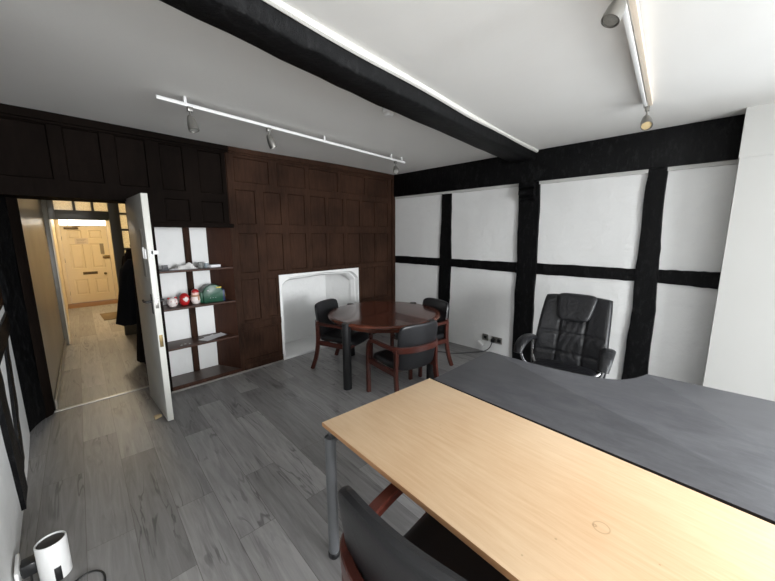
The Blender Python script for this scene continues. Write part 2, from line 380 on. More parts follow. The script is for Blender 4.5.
# window wall behind the viewer, two sash openings
WIN = [(-3.6, -2.2), (-1.75, -.35)]
b = B(); xs = [XL-.1, WIN[0][0], WIN[0][1], WIN[1][0], WIN[1][1], .1]
for i in range(5):
    if i % 2 == 0: b.box(xs[i], xs[i+1], YS-.2, YS, 0, H+.1)
    else:
        b.box(xs[i], xs[i+1], YS-.2, YS, 0, WZ[0]); b.box(xs[i], xs[i+1], YS-.2, YS, WZ[1], H+.1)
struct(b.build('wall_front', 'white'), 'white wall with two windows opposite the panelling', 'wall')
for k, (x0, x1) in enumerate(WIN):
    b = B(); y0, y1 = YS-.17, YS-.11
    for a, c in ((x0, x0+.05), (x1-.05, x1), ((x0+x1)/2-.02, (x0+x1)/2+.02)): b.box(a, c, y0, y1, WZ[0], WZ[1], .004)
    for a, c in ((WZ[0], WZ[0]+.06), (WZ[1]-.05, WZ[1]), (1.45, 1.5)): b.box(x0, x1, y0, y1, a, c, .004)
    w = b.build('window_%d' % (k+1), 'doorpaint'); struct(w, 'white painted sash window %s the room corner by the pier' % ('away from', 'beside')[k], 'window')
    g = B(); g.box(x0+.03, x1-.03, YS-.145, YS-.14, WZ[0]+.03, WZ[1]-.03); g.build('pane', 'glass', w)

# ------------------------------------------------------------------ panelled back wall
panels = [(-4.17, -3.86, 1.98, 2.385), (-3.78, -3.555, 1.98, 2.385), (-3.46, -3.245, 1.975, 2.385), (-3.145, -2.955, 1.97, 2.38), (-2.825, -2.605, 1.97, 2.375),
          (-3.145, -2.935, 1.685, 1.895), (-2.83, -2.62, 1.68, 1.89)]
panels += [(a, c, 2.11, 2.365) for a, c in ((-2.485, -2.095), (-2.0, -1.62), (-1.57, -1.12), (-1.08, -.63), (-.58, -.16))]
NX = ((-2.49, -2.275), (-2.18, -1.965), (-1.875, -1.645), (-1.565, -1.335), (-1.29, -1.04), (-.98, -.74), (-.70, -.44), (-.42, -.16))
for a, c in NX: panels += [(a, c, 1.665, 2.035), (a, c, 1.13, 1.575)]
panels += [(-2.5, -2.29, .585, 1.065), (-2.2, -2.08, .585, 1.05), (-.74, -.45, .585, 1.06), (-.43, -.16, .585, 1.06), (-2.51, -2.09, .125, .475), (-.74, -.16, .125, .475)]
DOOR = (-4.30, -3.40, 0, 1.85); NICHE = (-3.25, -2.57, 0, 1.63); FIRE = (-2.05, -.79, 0, 1.075)
def cells(b, x0, x1, z0, z1, holes, y):
    xs = sorted({x0, x1, *[h[0] for h in holes], *[h[1] for h in holes]}); zs = sorted({z0, z1, *[h[2] for h in holes], *[h[3] for h in holes]})
    xs = [x for x in xs if x0 <= x <= x1]; zs = [z for z in zs if z0 <= z <= z1]
    vv = {}
    def V(x, z):
        if (x, z) not in vv: vv[(x, z)] = b.bm.verts.new((x, y, z))
        return vv[(x, z)]
    for xa, xb in zip(xs, xs[1:]):
        for za, zb in zip(zs, zs[1:]):
            cx, cz = (xa+xb)/2, (za+zb)/2
            if any(h[0] < cx < h[1] and h[2] < cz < h[3] for h in holes): continue
            f = b.bm.faces.new((V(xa, za), V(xb, za), V(xb, zb), V(xa, zb))); f.material_index = b.mi
b = B(); cells(b, XL-.05, .05, 0, H+.03, panels+[DOOR, NICHE, FIRE], 0)
for x0, x1, z0, z1 in panels:
    r = [(0, 0), (.004, -.004), (.009, .010), (.014, .0115)]          # a scratched bead, then the recess
    loops = [[b.bm.verts.new((x, d, z)) for x, z in ((x0+i, z0+i), (x1-i, z0+i), (x1-i, z1-i), (x0+i, z1-i))] for i, d in r]
    for A, D in zip(loops, loops[1:]):
        for k in range(4): b.bm.faces.new((A[k], A[(k+1) % 4], D[(k+1) % 4], D[k]))
    b.bm.faces.new(loops[-1])
# solid body behind the face
for h0 in ((DOOR[1], NICHE[0], 0, H), (NICHE[1], FIRE[0], 0, H), (FIRE[1], .05, 0, H), (DOOR[0], DOOR[1], DOOR[3], H), (NICHE[0], NICHE[1], NICHE[3], H), (FIRE[0], FIRE[1], FIRE[3], H)):
    b.box(h0[0], h0[1], .013, .06, h0[2], h0[3]+.03)
for x0, x1, z0, z1 in (DOOR, NICHE, FIRE):
    q = [(x0, 0), (x0, z1), (x1, z1), (x1, 0)]
    for (xa, za), (xb, zb) in zip(q, q[1:]): b.bm.faces.new([b.bm.verts.new(c) for c in ((xa, 0, za), (xb, 0, zb), (xb, .014, zb), (xa, .014, za))])
# crown mould, joint cover strip, low skirting, raised rail over the alcove, corner bead
for xa, xb in ((XL, -2.535), (-2.535, 0)): b.box(xa, xb, -.035, .01, 2.405, 2.47, .008); b.box(xa, xb, -.018, .01, 2.388, 2.406, .004)
b.box(-2.565, -2.525, -.012, .01, 1.66, 2.40, .004)
b.box(-3.32, -2.53, -.02, .01, 1.628, 1.672, .006)
b.box(-2.53, FIRE[0], -.012, .01, .0, .085, .004); b.box(FIRE[1], -.1, -.012, .01, 0, .085, .004)
b.box(-2.53, FIRE[0], -.014, .01, .49, .565, .005); b.box(FIRE[1], -.1, -.014, .01, .49, .565, .005)
b.box(-.085, -.02, -.03, .01, 0, 2.40, .006)
b.box(-2.06, -.78, -.006, .01, 1.076, 1.11, .003)
bmesh.ops.recalc_face_normals(b.bm, faces=b.bm.faces[:])
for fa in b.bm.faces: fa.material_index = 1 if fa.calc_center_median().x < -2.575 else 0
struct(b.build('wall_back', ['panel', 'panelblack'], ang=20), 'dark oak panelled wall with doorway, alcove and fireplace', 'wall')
b = B(); b.box(-3.27, -2.06, -.022, -.001, 0, .016, .005)
struct(b.build('baseboard_back', 'grout'), 'thin pale bead along the foot of the panelling', 'skirting')

# door post, lintel and lining of the thick wall
def rough_post(b, x0, x1, y0, y1, z0, z1, amp=.008, n=14, seed=0, taper=(0, 0)):
    rnd = random.Random(seed); ph = [rnd.uniform(0, 6.3) for _ in range(8)]
    c = [(x0, y0), (x1, y0), (x1, y1), (x0, y1)]; rings = []
    for j in range(n+1):
        t = j/n; z = z0+(z1-z0)*t; ring = []
        for k in range(4):
            for q in range(3):
                s = q/3; x = c[k][0]*(1-s)+c[(k+1) % 4][0]*s; y = c[k][1]*(1-s)+c[(k+1) % 4][1]*s
                a = amp*(math.sin(t*9+ph[k])+.6*math.sin(t*23+ph[k+4])+rnd.uniform(-.4, .4))
                dx, dy = x-(x0+x1)/2, y-(y0+y1)/2; l = math.hypot(dx, dy)
                ring.append(b.bm.verts.new((x+dx/l*a+taper[0]*t, y+dy/l*a+taper[1]*t, z)))
        rings.append(ring)
    for A, D in zip(rings, rings[1:]):
        m = len(A)
        for k in range(m): b.bm.faces.new((A[k], A[(k+1) % m], D[(k+1) % m], D[k]))
    b.bm.faces.new(rings[0][::-1]); b.bm.faces.new(rings[-1])
b = B(); rnd = random.Random(3); R_ = []
base = smooth([(-4.30, .0), (-4.236, .03), (-4.19, .18), (-4.135, .275), (-4.15, .36), (-4.30, .36)], 1)
for k in range(31):
    z = 1.852*k/30
    R_.append([b.bm.verts.new((x+.006*math.sin(z*9+q)+rnd.uniform(-.005, .005), y-.006*math.sin(z*7+q*2)+rnd.uniform(-.005, .005), z)) for q, (x, y) in enumerate(base)])
for P_, Q_ in zip(R_, R_[1:]):
    n = len(P_)
    for k in range(n): b.bm.faces.new((P_[k], P_[(k+1) % n], Q_[(k+1) % n], Q_[k]))
b.bm.faces.new(R_[0][::-1]); b.bm.faces.new(R_[-1])
struct(b.build('trim_2', 'timber'), 'gnarled black timber post left of the doorway', 'timber post')
b = B(); b.prism([(-4.145, .25), (-4.105, .29), (-4.085, .36), (-4.13, .38)], 0, 1.86)
b.box(-4.3, -3.3, .0605, .38, 1.851, 1.93)
b.box(-3.39, -3.31, .06, .36, 0, 1.86); 
struct(b.build('trim_3', 'panelblack'), 'dark brown door lining set in the thick wall', 'door frame')
b = B(); b.box(-4.10, -3.30, .325, .36, -.002, .008, .003)
struct(b.build('trim_4', 'alu'), 'pale metal threshold strip across the doorway floor', 'threshold')

# left wall timbers
for i, (y0, y1, z0, z1, ln, lab) in enumerate(((-.93, -.72, .16, .9, .42, 'narrow slanting black brace on the left wall nearer the doorway'), (-1.12, -.88, .04, .9, -.15, 'wide black stud on the left wall nearer the router'))):
    b = B(); rough_post(b, XL-.03, XL+.02, y0, y1, z0, z1, .005, 16, 10+i, (0, ln))
    struct(b.build('trim_%d' % (5+i), 'timber'), lab, 'timber stud')
b = B(); rough_post(b, XL-.03, XL+.022, -1.6, -.0, .86, 1.0, .004, 10, 15)
struct(b.build('trim_7', 'timber'), 'black mid rail on the left wall', 'timber rail')
b = B(); b.box(XL-.03, XL+.012, -1.6, -.04, 1.06, H)
struct(b.build('trim_8', 'panel'), 'dark brown boarding above the rail on the left wall', 'panelling')

# right wall timber framing
def wavy_y(b, y0b, y1b, y0t, y1t, z0, z1, dep, seed, n=26, amp=.006):
    rnd = random.Random(seed); A = []
    p = [rnd.uniform(0, 6) for _ in range(4)]
    for j in range(n+1):
        t = j/n; z = z0+(z1-z0)*t
        ya = y0b+(y0t-y0b)*t+amp*(math.sin(t*8+p[0])+.5*math.sin(t*21+p[1])+rnd.uniform(-.5, .5))
        yb = y1b+(y1t-y1b)*t+amp*(math.sin(t*7+p[2])+.5*math.sin(t*19+p[3])+rnd.uniform(-.5, .5))
        A.append([b.bm.verts.new(c) for c in ((.02, ya, z), (-dep, ya+.006, z), (-dep-.003, (ya+yb)/2, z), (-dep, yb-.006, z), (.02, yb, z))])
    for P, Q in zip(A, A[1:]):
        for k in range(4): b.bm.faces.new((P[k], P[k+1], Q[k+1], Q[k]))
    b.bm.faces.new(A[0]); b.bm.faces.new(A[-1][::-1])
for i, (args, lab) in enumerate((((-1.08, -.875, -1.08, -.905, 0, 2.15, .02, 1), 'slim black post behind the round table on the framed wall'),
                                 ((-2.275, -2.04, -2.245, -2.0, 0, 2.15, .03, 2), 'broad black post under the ceiling beam end'),
                                 ((-3.40, -3.18, -3.345, -3.20, 0, 2.15, .03, 3), 'broad black post right of the executive chair'))):
    b = B(); wavy_y(b, *args)
    struct(b.build('trim_%d' % (9+i), 'timber'), lab, 'timber post')
for i, (y0, y1, za, zb, zc, zd, lab) in enumerate(((-.89, 0, 1.095, 1.215, 1.095, 1.215, 'short black rail between panelling and slim post'), (-2.02, -1.07, 1.085, 1.215, 1.10, 1.215, 'black rail between the slim post and the broad post'),
                                       (-3.21, -2.23, 1.09, 1.215, 1.085, 1.22, 'black rail behind the executive chair'), (-3.79, -3.34, 1.075, 1.225, 1.09, 1.22, 'short black rail running into the white pier'))):
    b = B(); n = 12; rnd = random.Random(i); R_ = []
    for j in range(n+1):
        t = j/n; y = y0+(y1-y0)*t; lo = za+(zc-za)*t+rnd.uniform(-.003, .003); hi = zb+(zd-zb)*t+rnd.uniform(-.003, .003)
        R_.append([b.bm.verts.new(c) for c in ((.02, y, lo), (-.018, y, lo+.004), (-.018, y, hi-.004), (.02, y, hi))])
    for P, Q in zip(R_, R_[1:]):
        for k in range(3): b.bm.faces.new((P[k], P[k+1], Q[k+1], Q[k]))
    b.bm.faces.new(R_[0]); b.bm.faces.new(R_[-1][::-1])
    struct(b.build('trim_%d' % (12+i), 'timber'), lab, 'timber rail')
b = B(); b.box(-.06, .02, -3.80, -.0, 2.13, H+.03, .006)
struct(b.build('trim_16', 'timber'), 'deep black wall beam along the top of the framed wall', 'beam')
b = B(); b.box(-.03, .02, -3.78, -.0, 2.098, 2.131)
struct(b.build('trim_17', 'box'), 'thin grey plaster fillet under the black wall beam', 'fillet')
# ceiling beam
secs = [(-4.3, -2.43, -2.29), (-3.6, -2.395, -2.235), (-3.0, -2.345, -2.15), (-2.4, -2.305, -2.085), (-1.5, -2.245, -2.025), (-.7, -2.205, -1.965), (0., -2.185, -1.925)]
b = B(); R_ = []
rnd = random.Random(4); ss = []
for A, D in zip(secs, secs[1:]):
    for k in range(5): ss.append([A[i]+(D[i]-A[i])*k/5 for i in range(3)])
ss.append(list(secs[-1]))
for x, yn, yf in ss:
    w = rnd.uniform(-.004, .004); zb = 2.355+rnd.uniform(-.003, .003)
    R_.append([b.bm.verts.new(c) for c in ((x, yn+w, H+.03), (x, yn+w, zb+.012), (x, yn+w+.014, zb), (x, yf-.012, zb), (x, yf, zb+.012), (x, yf, H+.03))])
for P, Q in zip(R_, R_[1:]):
    for k in range(6): b.bm.faces.new((P[k], P[(k+1) % 6], Q[(k+1) % 6], Q[k]))
b.bm.faces.new(R_[0]); b.bm.faces.new(R_[-1][::-1])
struct(b.build('trim_18', 'timber', ang=60), 'black beam crossing the ceiling to the framed wall', 'beam')
b = B(); b.tube([(x, yn-.008, H-.006+.004*math.sin(x*5)) for x, yn, yf in ss], .02, 8)
struct(b.build('trim_19', 'doorpaint'), 'bright white bead along the near side of the ceiling beam', 'moulding')
# corbel below the beam end
b = B(); prof = [(.0, 0), (-.10, 0), (-.105, -.05), (-.07, -.065), (-.10, -.09), (-.10, -.13), (-.06, -.15), (-.075, -.175), (-.05, -.2), (0, -.22)]
mt = Matrix(((1, 0, 0, 0), (0, 0, 1, 0), (0, 1, 0, 2.125), (0, 0, 0, 1)))
b.prism(prof, -2.2, -2.03, mat=mt)
struct(b.build('trim_20', 'timber'), 'carved black corbel under the wall beam at the broad post', 'corbel')

# ------------------------------------------------------------------ fireplace
f = thing('fireplace', 'white stone fireplace with shallow Tudor arch in the dark panelling', 'fireplace', (-1.42, 0, 0))
ox = 1.42
def arch(w0, zspring, ztop, inset, n=10):
    x0, x1 = FIRE[0]+inset+ox, FIRE[1]-inset+ox
    L_ = [(x0, 0), (x0, zspring)]
    L_ += [(x0+.13*t, zspring+(ztop-zspring)*(.62*math.sin(t*PI/2)+.2*t)) for t in (.2, .4, .6, .8, 1.)]
    L_ += [((x0+x1)/2, ztop)]
    return L_+[(x0+x1-x, z) for x, z in L_[-2::-1]]
lv = [(0.0, -.012, None), (0, -.012, None)]
b = B()
outer = lambda: [(FIRE[0]+ox, 0), (FIRE[1]+ox, 0)]
def strip(b, P, Q, y0, y1):
    a = [b.bm.verts.new((x, y0, z)) for x, z in P]; c = [b.bm.verts.new((x, y1, z)) for x, z in Q]
    for k in range(len(a)-1): b.bm.faces.new((a[k], a[k+1], c[k+1], c[k]))
def outline(P):                                       # pushes the arch points out to the rectangle
    x0, x1, zt = FIRE[0]+ox, FIRE[1]+ox, FIRE[3]; q = []
    for i, (x, z) in enumerate(P):
        n = len(P); t = i/(n-1)
        if i <= 1: q.append((x0, z))
        elif i >= n-2: q.append((x1, z))
        else: q.append((x0+(x1-x0)*((x-P[1][0])/(P[-2][0]-P[1][0])), zt))
    q[1] = (x0, zt) if False else q[1]; return q
A0 = arch(0, .93, 1.055, .012); O0 = outline(A0)
x0, x1 = FIRE[0]+ox, FIRE[1]+ox
b.bm.faces.new([b.bm.verts.new((x, -.006, z)) for x, z in ([(x0, 0), (x0, FIRE[3]), ((x0+x1)/2, FIRE[3])]+A0[7::-1])]) 
b.bm.faces.new([b.bm.verts.new((x, -.006, z)) for x, z in ([(x1, 0), (x1, FIRE[3]), ((x0+x1)/2, FIRE[3])]+A0[7:])])
A1 = arch(0, .92, 1.04, .024); A2 = arch(0, .91, 1.03, .034); A3 = arch(0, .89, 1.005, .06); A4 = arch(0, .885, 1.0, .066)
strip(b, A0, A1, -.006, .05); strip(b, A1, A2, .05, .05); strip(b, A2, A3, .05, .11); strip(b, A3, A4, .11, .16)
# outer edge returns
strip(b, [(x0, 0), (x0, FIRE[3]), (x1, FIRE[3]), (x1, 0)], [(x0, 0), (x0, FIRE[3]), (x1, FIRE[3]), (x1, 0)], -.006, .03)
b.build('surround', 'hearth', f, ang=25)
b = B(); xa, xb = x0+.066, x1-.066
def quad(b, *p): b.bm.faces.new([b.bm.verts.new(c) for c in p])
bx0, bx1, yb, zt = xa+.06, -1.0+ox, .54, 1.05
quad(b, (bx0-.03, yb, 0), (bx1, yb, 0), (bx1, yb, zt), (bx0-.03, yb, zt))
quad(b, (bx1, yb, 0), (xb, .16, 0), (xb, .16, zt), (bx1, yb, zt)); quad(b, (bx0-.03, yb, 0), (xa, .16, 0), (xa, .16, zt), (bx0-.03, yb, zt))
quad(b, (xa, .16, zt-.05), (xb, .16, zt-.05), (bx1, yb, zt), (bx0-.03, yb, zt))
b.box(x0-.03, xa, .06, .6, 0, 1.1); b.box(xb+.0, x1+.03, .17, .2, 0, 1.1); b.box(bx0-.06, bx1+.05, yb+.01, yb+.05, 0, 1.1)
quad(b, (xa, .16, .82), (xb, .16, .82), (xb, .16, 1.08), (xa, .16, 1.08)) if False else None
b.build('firebox', 'hearth', f)
b = B(); b.prism([(x0+.01, -.004), (x1-.01, -.004), (x1-.1, .1), (bx1, yb), (bx0-.03, yb), (x0+.1, .1)], 0, .028, .004)
b.build('hearth_slab', 'hearth', f)

# ------------------------------------------------------------------ alcove shelving
a = thing('alcove_shelving', 'open shelved alcove in dark oak beside the white door', 'shelving', (-2.9, 0, 0)); ax = 2.9
nb = .31
b = B(); b.grid(12, 12, lambda u, v: (-3.3+ax+u*.62, nb+.004*math.sin(u*9+v*7), v*1.68)); b.box(-3.3+ax, -2.66+ax, nb+.02, nb+.05, 0, 1.7)
b.build('back_plaster', 'white', a)
b = B(); b.prism([(-2.572+ax, .002), (-2.562+ax, .015), (-2.68+ax, .33), (-2.72+ax, .33)], 0, 1.66)
b.build('side_panel', 'alcoveside', a)
b = B(); b.prism([(-3.28+ax, .06), (-3.25+ax, .06), (-3.25+ax, .33), (-3.28+ax, .33)], 0, 1.66)
b.build('side_panel', 'alcoveside', a)
b = B(); b.prism([(-3.25+ax, 0), (-2.57+ax, 0), (-2.7+ax, .32), (-3.25+ax, .32)], 1.632, 1.66)
b.build('top_panel', 'alcove', a)
b = B(); 
for z0, z1, xx in ((.05, .43, -2.945), (.44, .83, -2.93), (.84, 1.2, -2.92), (1.21, 1.65, -2.915)):
    b.box(xx-.03+ax, xx+.03+ax, nb-.03, nb+.01, z0, z1, .004)
b.build('back_stud', 'panel', a, ang=30)
for z in (1.212, .842, .442):
    b = B(); b.prism([(-3.25+ax, .004), (-2.572+ax, .004), (-2.692+ax, .305), (-3.25+ax, .305)], z-.018, z, .003)
    b.build('shelf', 'alcove', a)
b = B(); b.prism([(-3.25+ax, .002), (-2.572+ax, .002), (-2.7+ax, .309), (-3.25+ax, .309)], .03, .05); 
b.build('base_board', 'bottomboard', a)
b = B(); b.box(-3.25+ax, -2.57+ax, -.004, .012, 0, .052, .003); b.build('kick_board', 'alcoveside', a)

# shelf contents
def drape(w, d, h, seed, n=26):
    rnd = random.Random(seed); p = [rnd.uniform(0, 6) for _ in range(6)]
    def fn(u, v):
        x, y = (u-.5)*w, (v-.5)*d; e = max(0, 1-abs(2*u-1)**2.2)*max(0, 1-abs(2*v-1)**2.2)
        return (x, y, .001+h*e*(.55+.25*math.sin(u*13+p[0]+3*v)+.2*math.sin(v*11+u*8+p[1])))
    return fn
b = B(); b.grid(30, 20, drape(.21, .12, .075, 5)); b.box(-.085, .085, -.045, .045, 0, .004)
o = b.build('cloth', 'cloth', loc=(-2.99, .15, 1.212)); tag(o, 'crumpled white cloth on the top alcove shelf', 'cloth')
t = thing('drinking_glass', 'small grey glass right of the cloth on the top shelf', 'glass', (-2.845, .15, 1.212))
b = B(); b.lathe([(.0, 0), (.024, 0), (.027, .06), (.025, .06), (.022, .006), (.0, .006)], 20); b.build('tumbler', plain('smoky glass', srgb(150, 152, 150), .1, noise=.1, trans=.3), t)
t = thing('small_pot', 'small pale blue grey pot beside the glass on the top shelf', 'pot', (-2.79, .15, 1.212))
b = B(); b.lathe([(0, 0), (.02, 0), (.023, .02), (.023, .05), (0, .05)], 20); b.build('body', plain('pale blue grey', srgb(140, 150, 156), .4), t)
b = B(); b.lathe([(0, .05), (.024, .05), (.024, .06), (0, .062)], 20); b.build('lid', 'whiteplastic', t)
b = B(); b.box(-.07, .05, -.035, .035, 0, .028, .006, mat=Matrix.Rotation(.35, 4, 'Z'))
o = b.build('white_carton', 'paper', loc=(-2.715, .13, 1.212)); tag(o, 'flat white carton at the right end of the top shelf', 'box')
b = B(); b.box(-.035, .035, -.02, .02, 0, .012, .003); b.box(-.02, .03, -.015, .015, .012, .05, .004)
o = b.build('plastic_bracket', 'greycable', loc=(-3.18, .13, 1.212)); tag(o, 'small dark plastic bracket at the left of the top shelf', 'bracket')
b = B(); b.grid(14, 10, drape(.09, .07, .02, 9)); b.box(-.03, .03, -.02, .02, 0, .003)
o = b.build('paper_scrap', 'paper', loc=(-3.10, .12, 1.212)); tag(o, 'small white paper scrap left of the cloth on the top shelf', 'paper')
# three round glazed ornaments
def ornament(loc, label, body, cap, extra, rz=0):
    t = thing('ceramic_ornament', label, 'ornament', loc, rz, 'glazed ornaments on the middle shelf')
    b = B(); b.lathe([(.0, 0), (.03, 0), (.044, .02), (.048, .045), (.043, .07), (.03, .084), (0, .088)], 22); b.build('body', body, t)
    return t
t = ornament((-3.138, .15, .842), 'white ceramic ornament with red flecks, leftmost on the middle shelf', 'whiteglaze', 'red', 0)
for k in range(2):
    b = B(); b.lathe([(0, -.012), (.011, -.008), (.014, 0), (.011, .008), (0, .012)], 12, Matrix.Translation((-.03+.06*k, 0, .083))); b.build('ear', 'red', t)
for dx, dz in ((-.02, .055), (.014, .058), (.025, .03)):
    b = B(); b.lathe([(0, -.006), (.006, 0), (0, .006)], 10, Matrix.Translation((dx, -.043, dz))); b.build('spot', 'red', t)
t = ornament((-3.03, .15, .842), 'red ceramic ornament with white front, centre of the three', 'red', 'red', 0)
b = B(); b.lathe([(0, -.03), (.022, -.026), (.03, 0), (.022, .026), (0, .03)], 16, Matrix.Translation((.003, -.025, .062))); b.build('white_patch', 'whiteglaze', t)
b = B(); b.lathe([(.046, .078), (.044, .09), (.03, .112), (.012, .122), (0, .123)], 18); b.lathe([(.04, .074), (.048, .077), (.048, .086), (.04, .089)], 18); b.build('cap', 'red', t)
t = ornament((-2.925, .15, .842), 'white ceramic ornament with red cap and tan scarf, nearest the green case', 'whiteglaze', 'red', 0)
b = B(); b.lathe([(0, .08), (.03, .08), (.038, .1), (.034, .118), (.02, .128), (0, .13)], 18); b.build('head', 'pinkglaze', t)
b = B(); b.lathe([(.034, .116), (.036, .124), (.028, .142), (.008, .154), (0, .154)], 18); b.build('cap', 'red', t)
b = B(); b.lathe([(.030, .074), (.046, .077), (.046, .089), (.03, .092)], 18); b.box(.008, .024, -.049, -.036, .035, .08, .004); b.build('scarf', 'tan', t)
# green carry case
t = thing('green_case', 'dark green round-topped carry case with navy end on the middle shelf', 'case', (-2.765, .135, .842), math.radians(-8))
def dome(w, d, h, n=14):
    P = [(-w/2, 0), (w/2, 0), (w/2, h*.55)]
    P += [(w/2*math.cos(a), h*.55+h*.45*math.sin(a)) for a in [PI*k/n for k in range(1, n)]]+[(-w/2, h*.55)]
    return P
vert = Matrix(((1, 0, 0, 0), (0, 0, 1, 0), (0, 1, 0, 0), (0, 0, 0, 1)))
b = B(); b.prism(dome(.19, 0, .19), -.065, .055, .008, mat=None); bmesh.ops.transform(b.bm, matrix=vert, verts=b.bm.verts[:]); b.build('body', 'green', t)
b = B(); b.box(.085, .118, -.06, .05, 0, .13, .012); b.build('end_cap', 'navy', t)
b = B(); b.box(.094, .121, -.03, -.012, .085, .098, .003); b.box(.094, .121, -.03, -.012, .045, .058, .003); b.box(.094, .121, -.045, -.032, .045, .098, .003)
b.build('clip', 'yellow', t)
b = B(); b.box(.03, .085, -.072, -.055, .150, .163, .004); b.build('latch', 'yellow', t)
b = B(); b.box(-.125, -.09, -.05, .04, 0, .12, .014); b.build('side_pocket', 'green', t)
for k in range(3):
    b = B(); b.lathe([(0, -.005), (.005, 0), (0, .005)], 8, Matrix.Translation((-.03+.025*k, -.068, .05))); b.build('stud', 'paper', t)
b = B(); b.lathe([(0, -.008), (.009, 0), (0, .008)], 10, Matrix.Translation((-.05, -.066, .13))); b.build('round_badge', 'paper', t)
# papers and small change on the low shelf
for k, (dx, dy, rz) in enumerate(((-.03, .0, .5), (.03, .02, .15))):
    b = B(); b.grid(8, 8, lambda u, v: ((u-.5)*.2, (v-.5)*.13, .002+.004*k+.006*(2*u-1)**2*(1 if u > .5 else .3)))
    o = b.build('paper_sheet', 'paper', loc=(-2.80+dx, .125+dy, .442), rot=(0, 0, rz))
    tag(o, ('lower white paper sheet', 'upper white paper sheet')[k]+' lying on the lowest raised shelf', 'paper', 'loose papers on the low shelf')
for k in range(3):
    b = B(); b.lathe([(0, 0), (.011, 0), (.011, .004), (0, .004)], 16)
    o = b.build('coin', 'satin', loc=(-3.12+.04*k, .07+.02*(k % 2), .442))
    tag(o, ('leftmost silver coin', 'middle silver coin', 'rightmost silver coin')[k]+' on the low alcove shelf', 'coin', 'silver coins on the low shelf')

# ------------------------------------------------------------------ white door
d = thing('door_1', 'open white painted office door with black lever handle', 'door', (-3.41, .06, 0), 0); d['kind'] = 'structure'
W = .66
# local: hinge at origin, leaf runs towards -y, thickness in x (-.022..+.022)
b = B(); b.box(-.022, .022, -W, 0, .012, 1.866, .003); b.build('leaf', 'doorpaint', d)
def lever(sx):
    b = B(); b.box(sx*.022-.004, sx*.022+.004, -W+.035, -W+.075, .93, 1.09, .004)
    b.rod((sx*.022, -W+.055, 1.03), (sx*.06, -W+.055, 1.03), .010, n=12)
    b.tube(smooth([(sx*.058, -W+.055, 1.03), (sx*.064, -W+.09, 1.03), (sx*.062, -W+.13, 1.022), (sx*.06, -W+.165, 1.03)]), [.010]*4+[.009]*7+[.007]*3 if False else .0085, 10)
    b.build('lever_handle', 'black', d)
lever(-1); lever(1)
b = B(); b.box(-.011, .011, -W-.0015, -W+.01, .98, 1.06, .001); b.build('latch_plate', 'satin', d)
b = B(); b.box(-.013, .012, -W-.002, -W+.01, .66, .76, .001); b.build('mortice_plate', 'brass', d)
b = B(); b.box(-.012, .016, -W-.004, -W+.01, 1.375, 1.445, .002); b.box(.0, .05, -W-.004, -W+.002, 1.405, 1.435, .002); b.build('bolt_plate', 'whiteplastic', d)
b = B(); b.box(-.034, -.02, -W+.035, -W+.07, 1.37, 1.45, .003); b.rod((-.038, -W+.055, 1.375), (-.038, -W+.055, 1.46), .006); b.build('surface_bolt', 'whiteplastic', d)
b = B(); b.box(-.0245, -.02, -W+.13, -W+.21, 1.22, 1.60, .002); b.build('push_plate', plain('pale grey plate', srgb(176, 176, 170), .5), d)
for z in (.25, 1.6):
    b = B(); b.rod((.0, .006, z), (.0, .006, z+.09), .008); b.build('hinge', 'satin', d)
b = B(); b.prism([(-.03, -.022), (.03, -.014), (.026, .016), (-.018, .02)], 0, .026, .006)
o = b.build('door_wedge', 'wedge', loc=(-3.475, -.445, 0), rot=(0, 0, .3)); tag(o, 'small pale wooden wedge on the floor by the open door', 'door wedge')

# ------------------------------------------------------------------ hallway
HL0, HL1 = -4.085, -3.93
b = B(); b.prism([(HL0-.1, .37), (HL0, .37), (HL1, 2.78), (HL1-.1, 2.78)], 0, 2.5)
struct(b.build('wall_hall_left', 'hallwood'), 'pale grained boarded left wall of the near hallway', 'wall')
b = B(); b.prism([(HL0+.005, .37), (HL0+.018, .37), (HL1+.018, 2.78), (HL1+.005, 2.78)], 0, .1)
struct(b.build('baseboard_hall', 'hallwood'), 'low skirting along the left hallway wall', 'skirting')
b = B(); b.box(-3.0, -2.9, .36, 6.9, 0, 2.5) if False else b.box(-3.0, -2.88, .37, 2.78, 0, 2.5); b.box(-3.35, -2.9, .37, .4, 0, 2.5) if False else None
struct(b.build('wall_hall_right', 'hallwood'), 'right wall of the near hallway behind the hung coats', 'wall')
b = B(); b.box(-4.0, -3.885, 2.84, 6.8, 0, 2.5); b.prism([(-3.885, 2.84), (-3.87, 2.84), (-3.74, 6.8), (-3.885, 6.8)], 0, 2.5)
b.box(-2.56, -2.5, 2.84, 6.8, 0, 2.5); b.box(-2.95, -2.5, 2.84, 2.88, 0, 2.5)
b.box(-4.0, -3.735, 6.79, 6.9, 0, 2.5); b.box(-2.8, -2.5, 6.79, 6.9, 0, 2.5); b.box(-3.735, -2.8, 6.79, 6.9, 1.98, 2.5)
struct(b.build('wall_entrance', 'cream'), 'cream painted walls of the entrance lobby', 'wall')
b = B(); b.box(-4.1, -2.45, .06, 6.9, 2.46, 2.56); struct(b.build('ceiling_hall', 'ceil'), 'plain off-white ceiling of the hallway', 'ceiling')
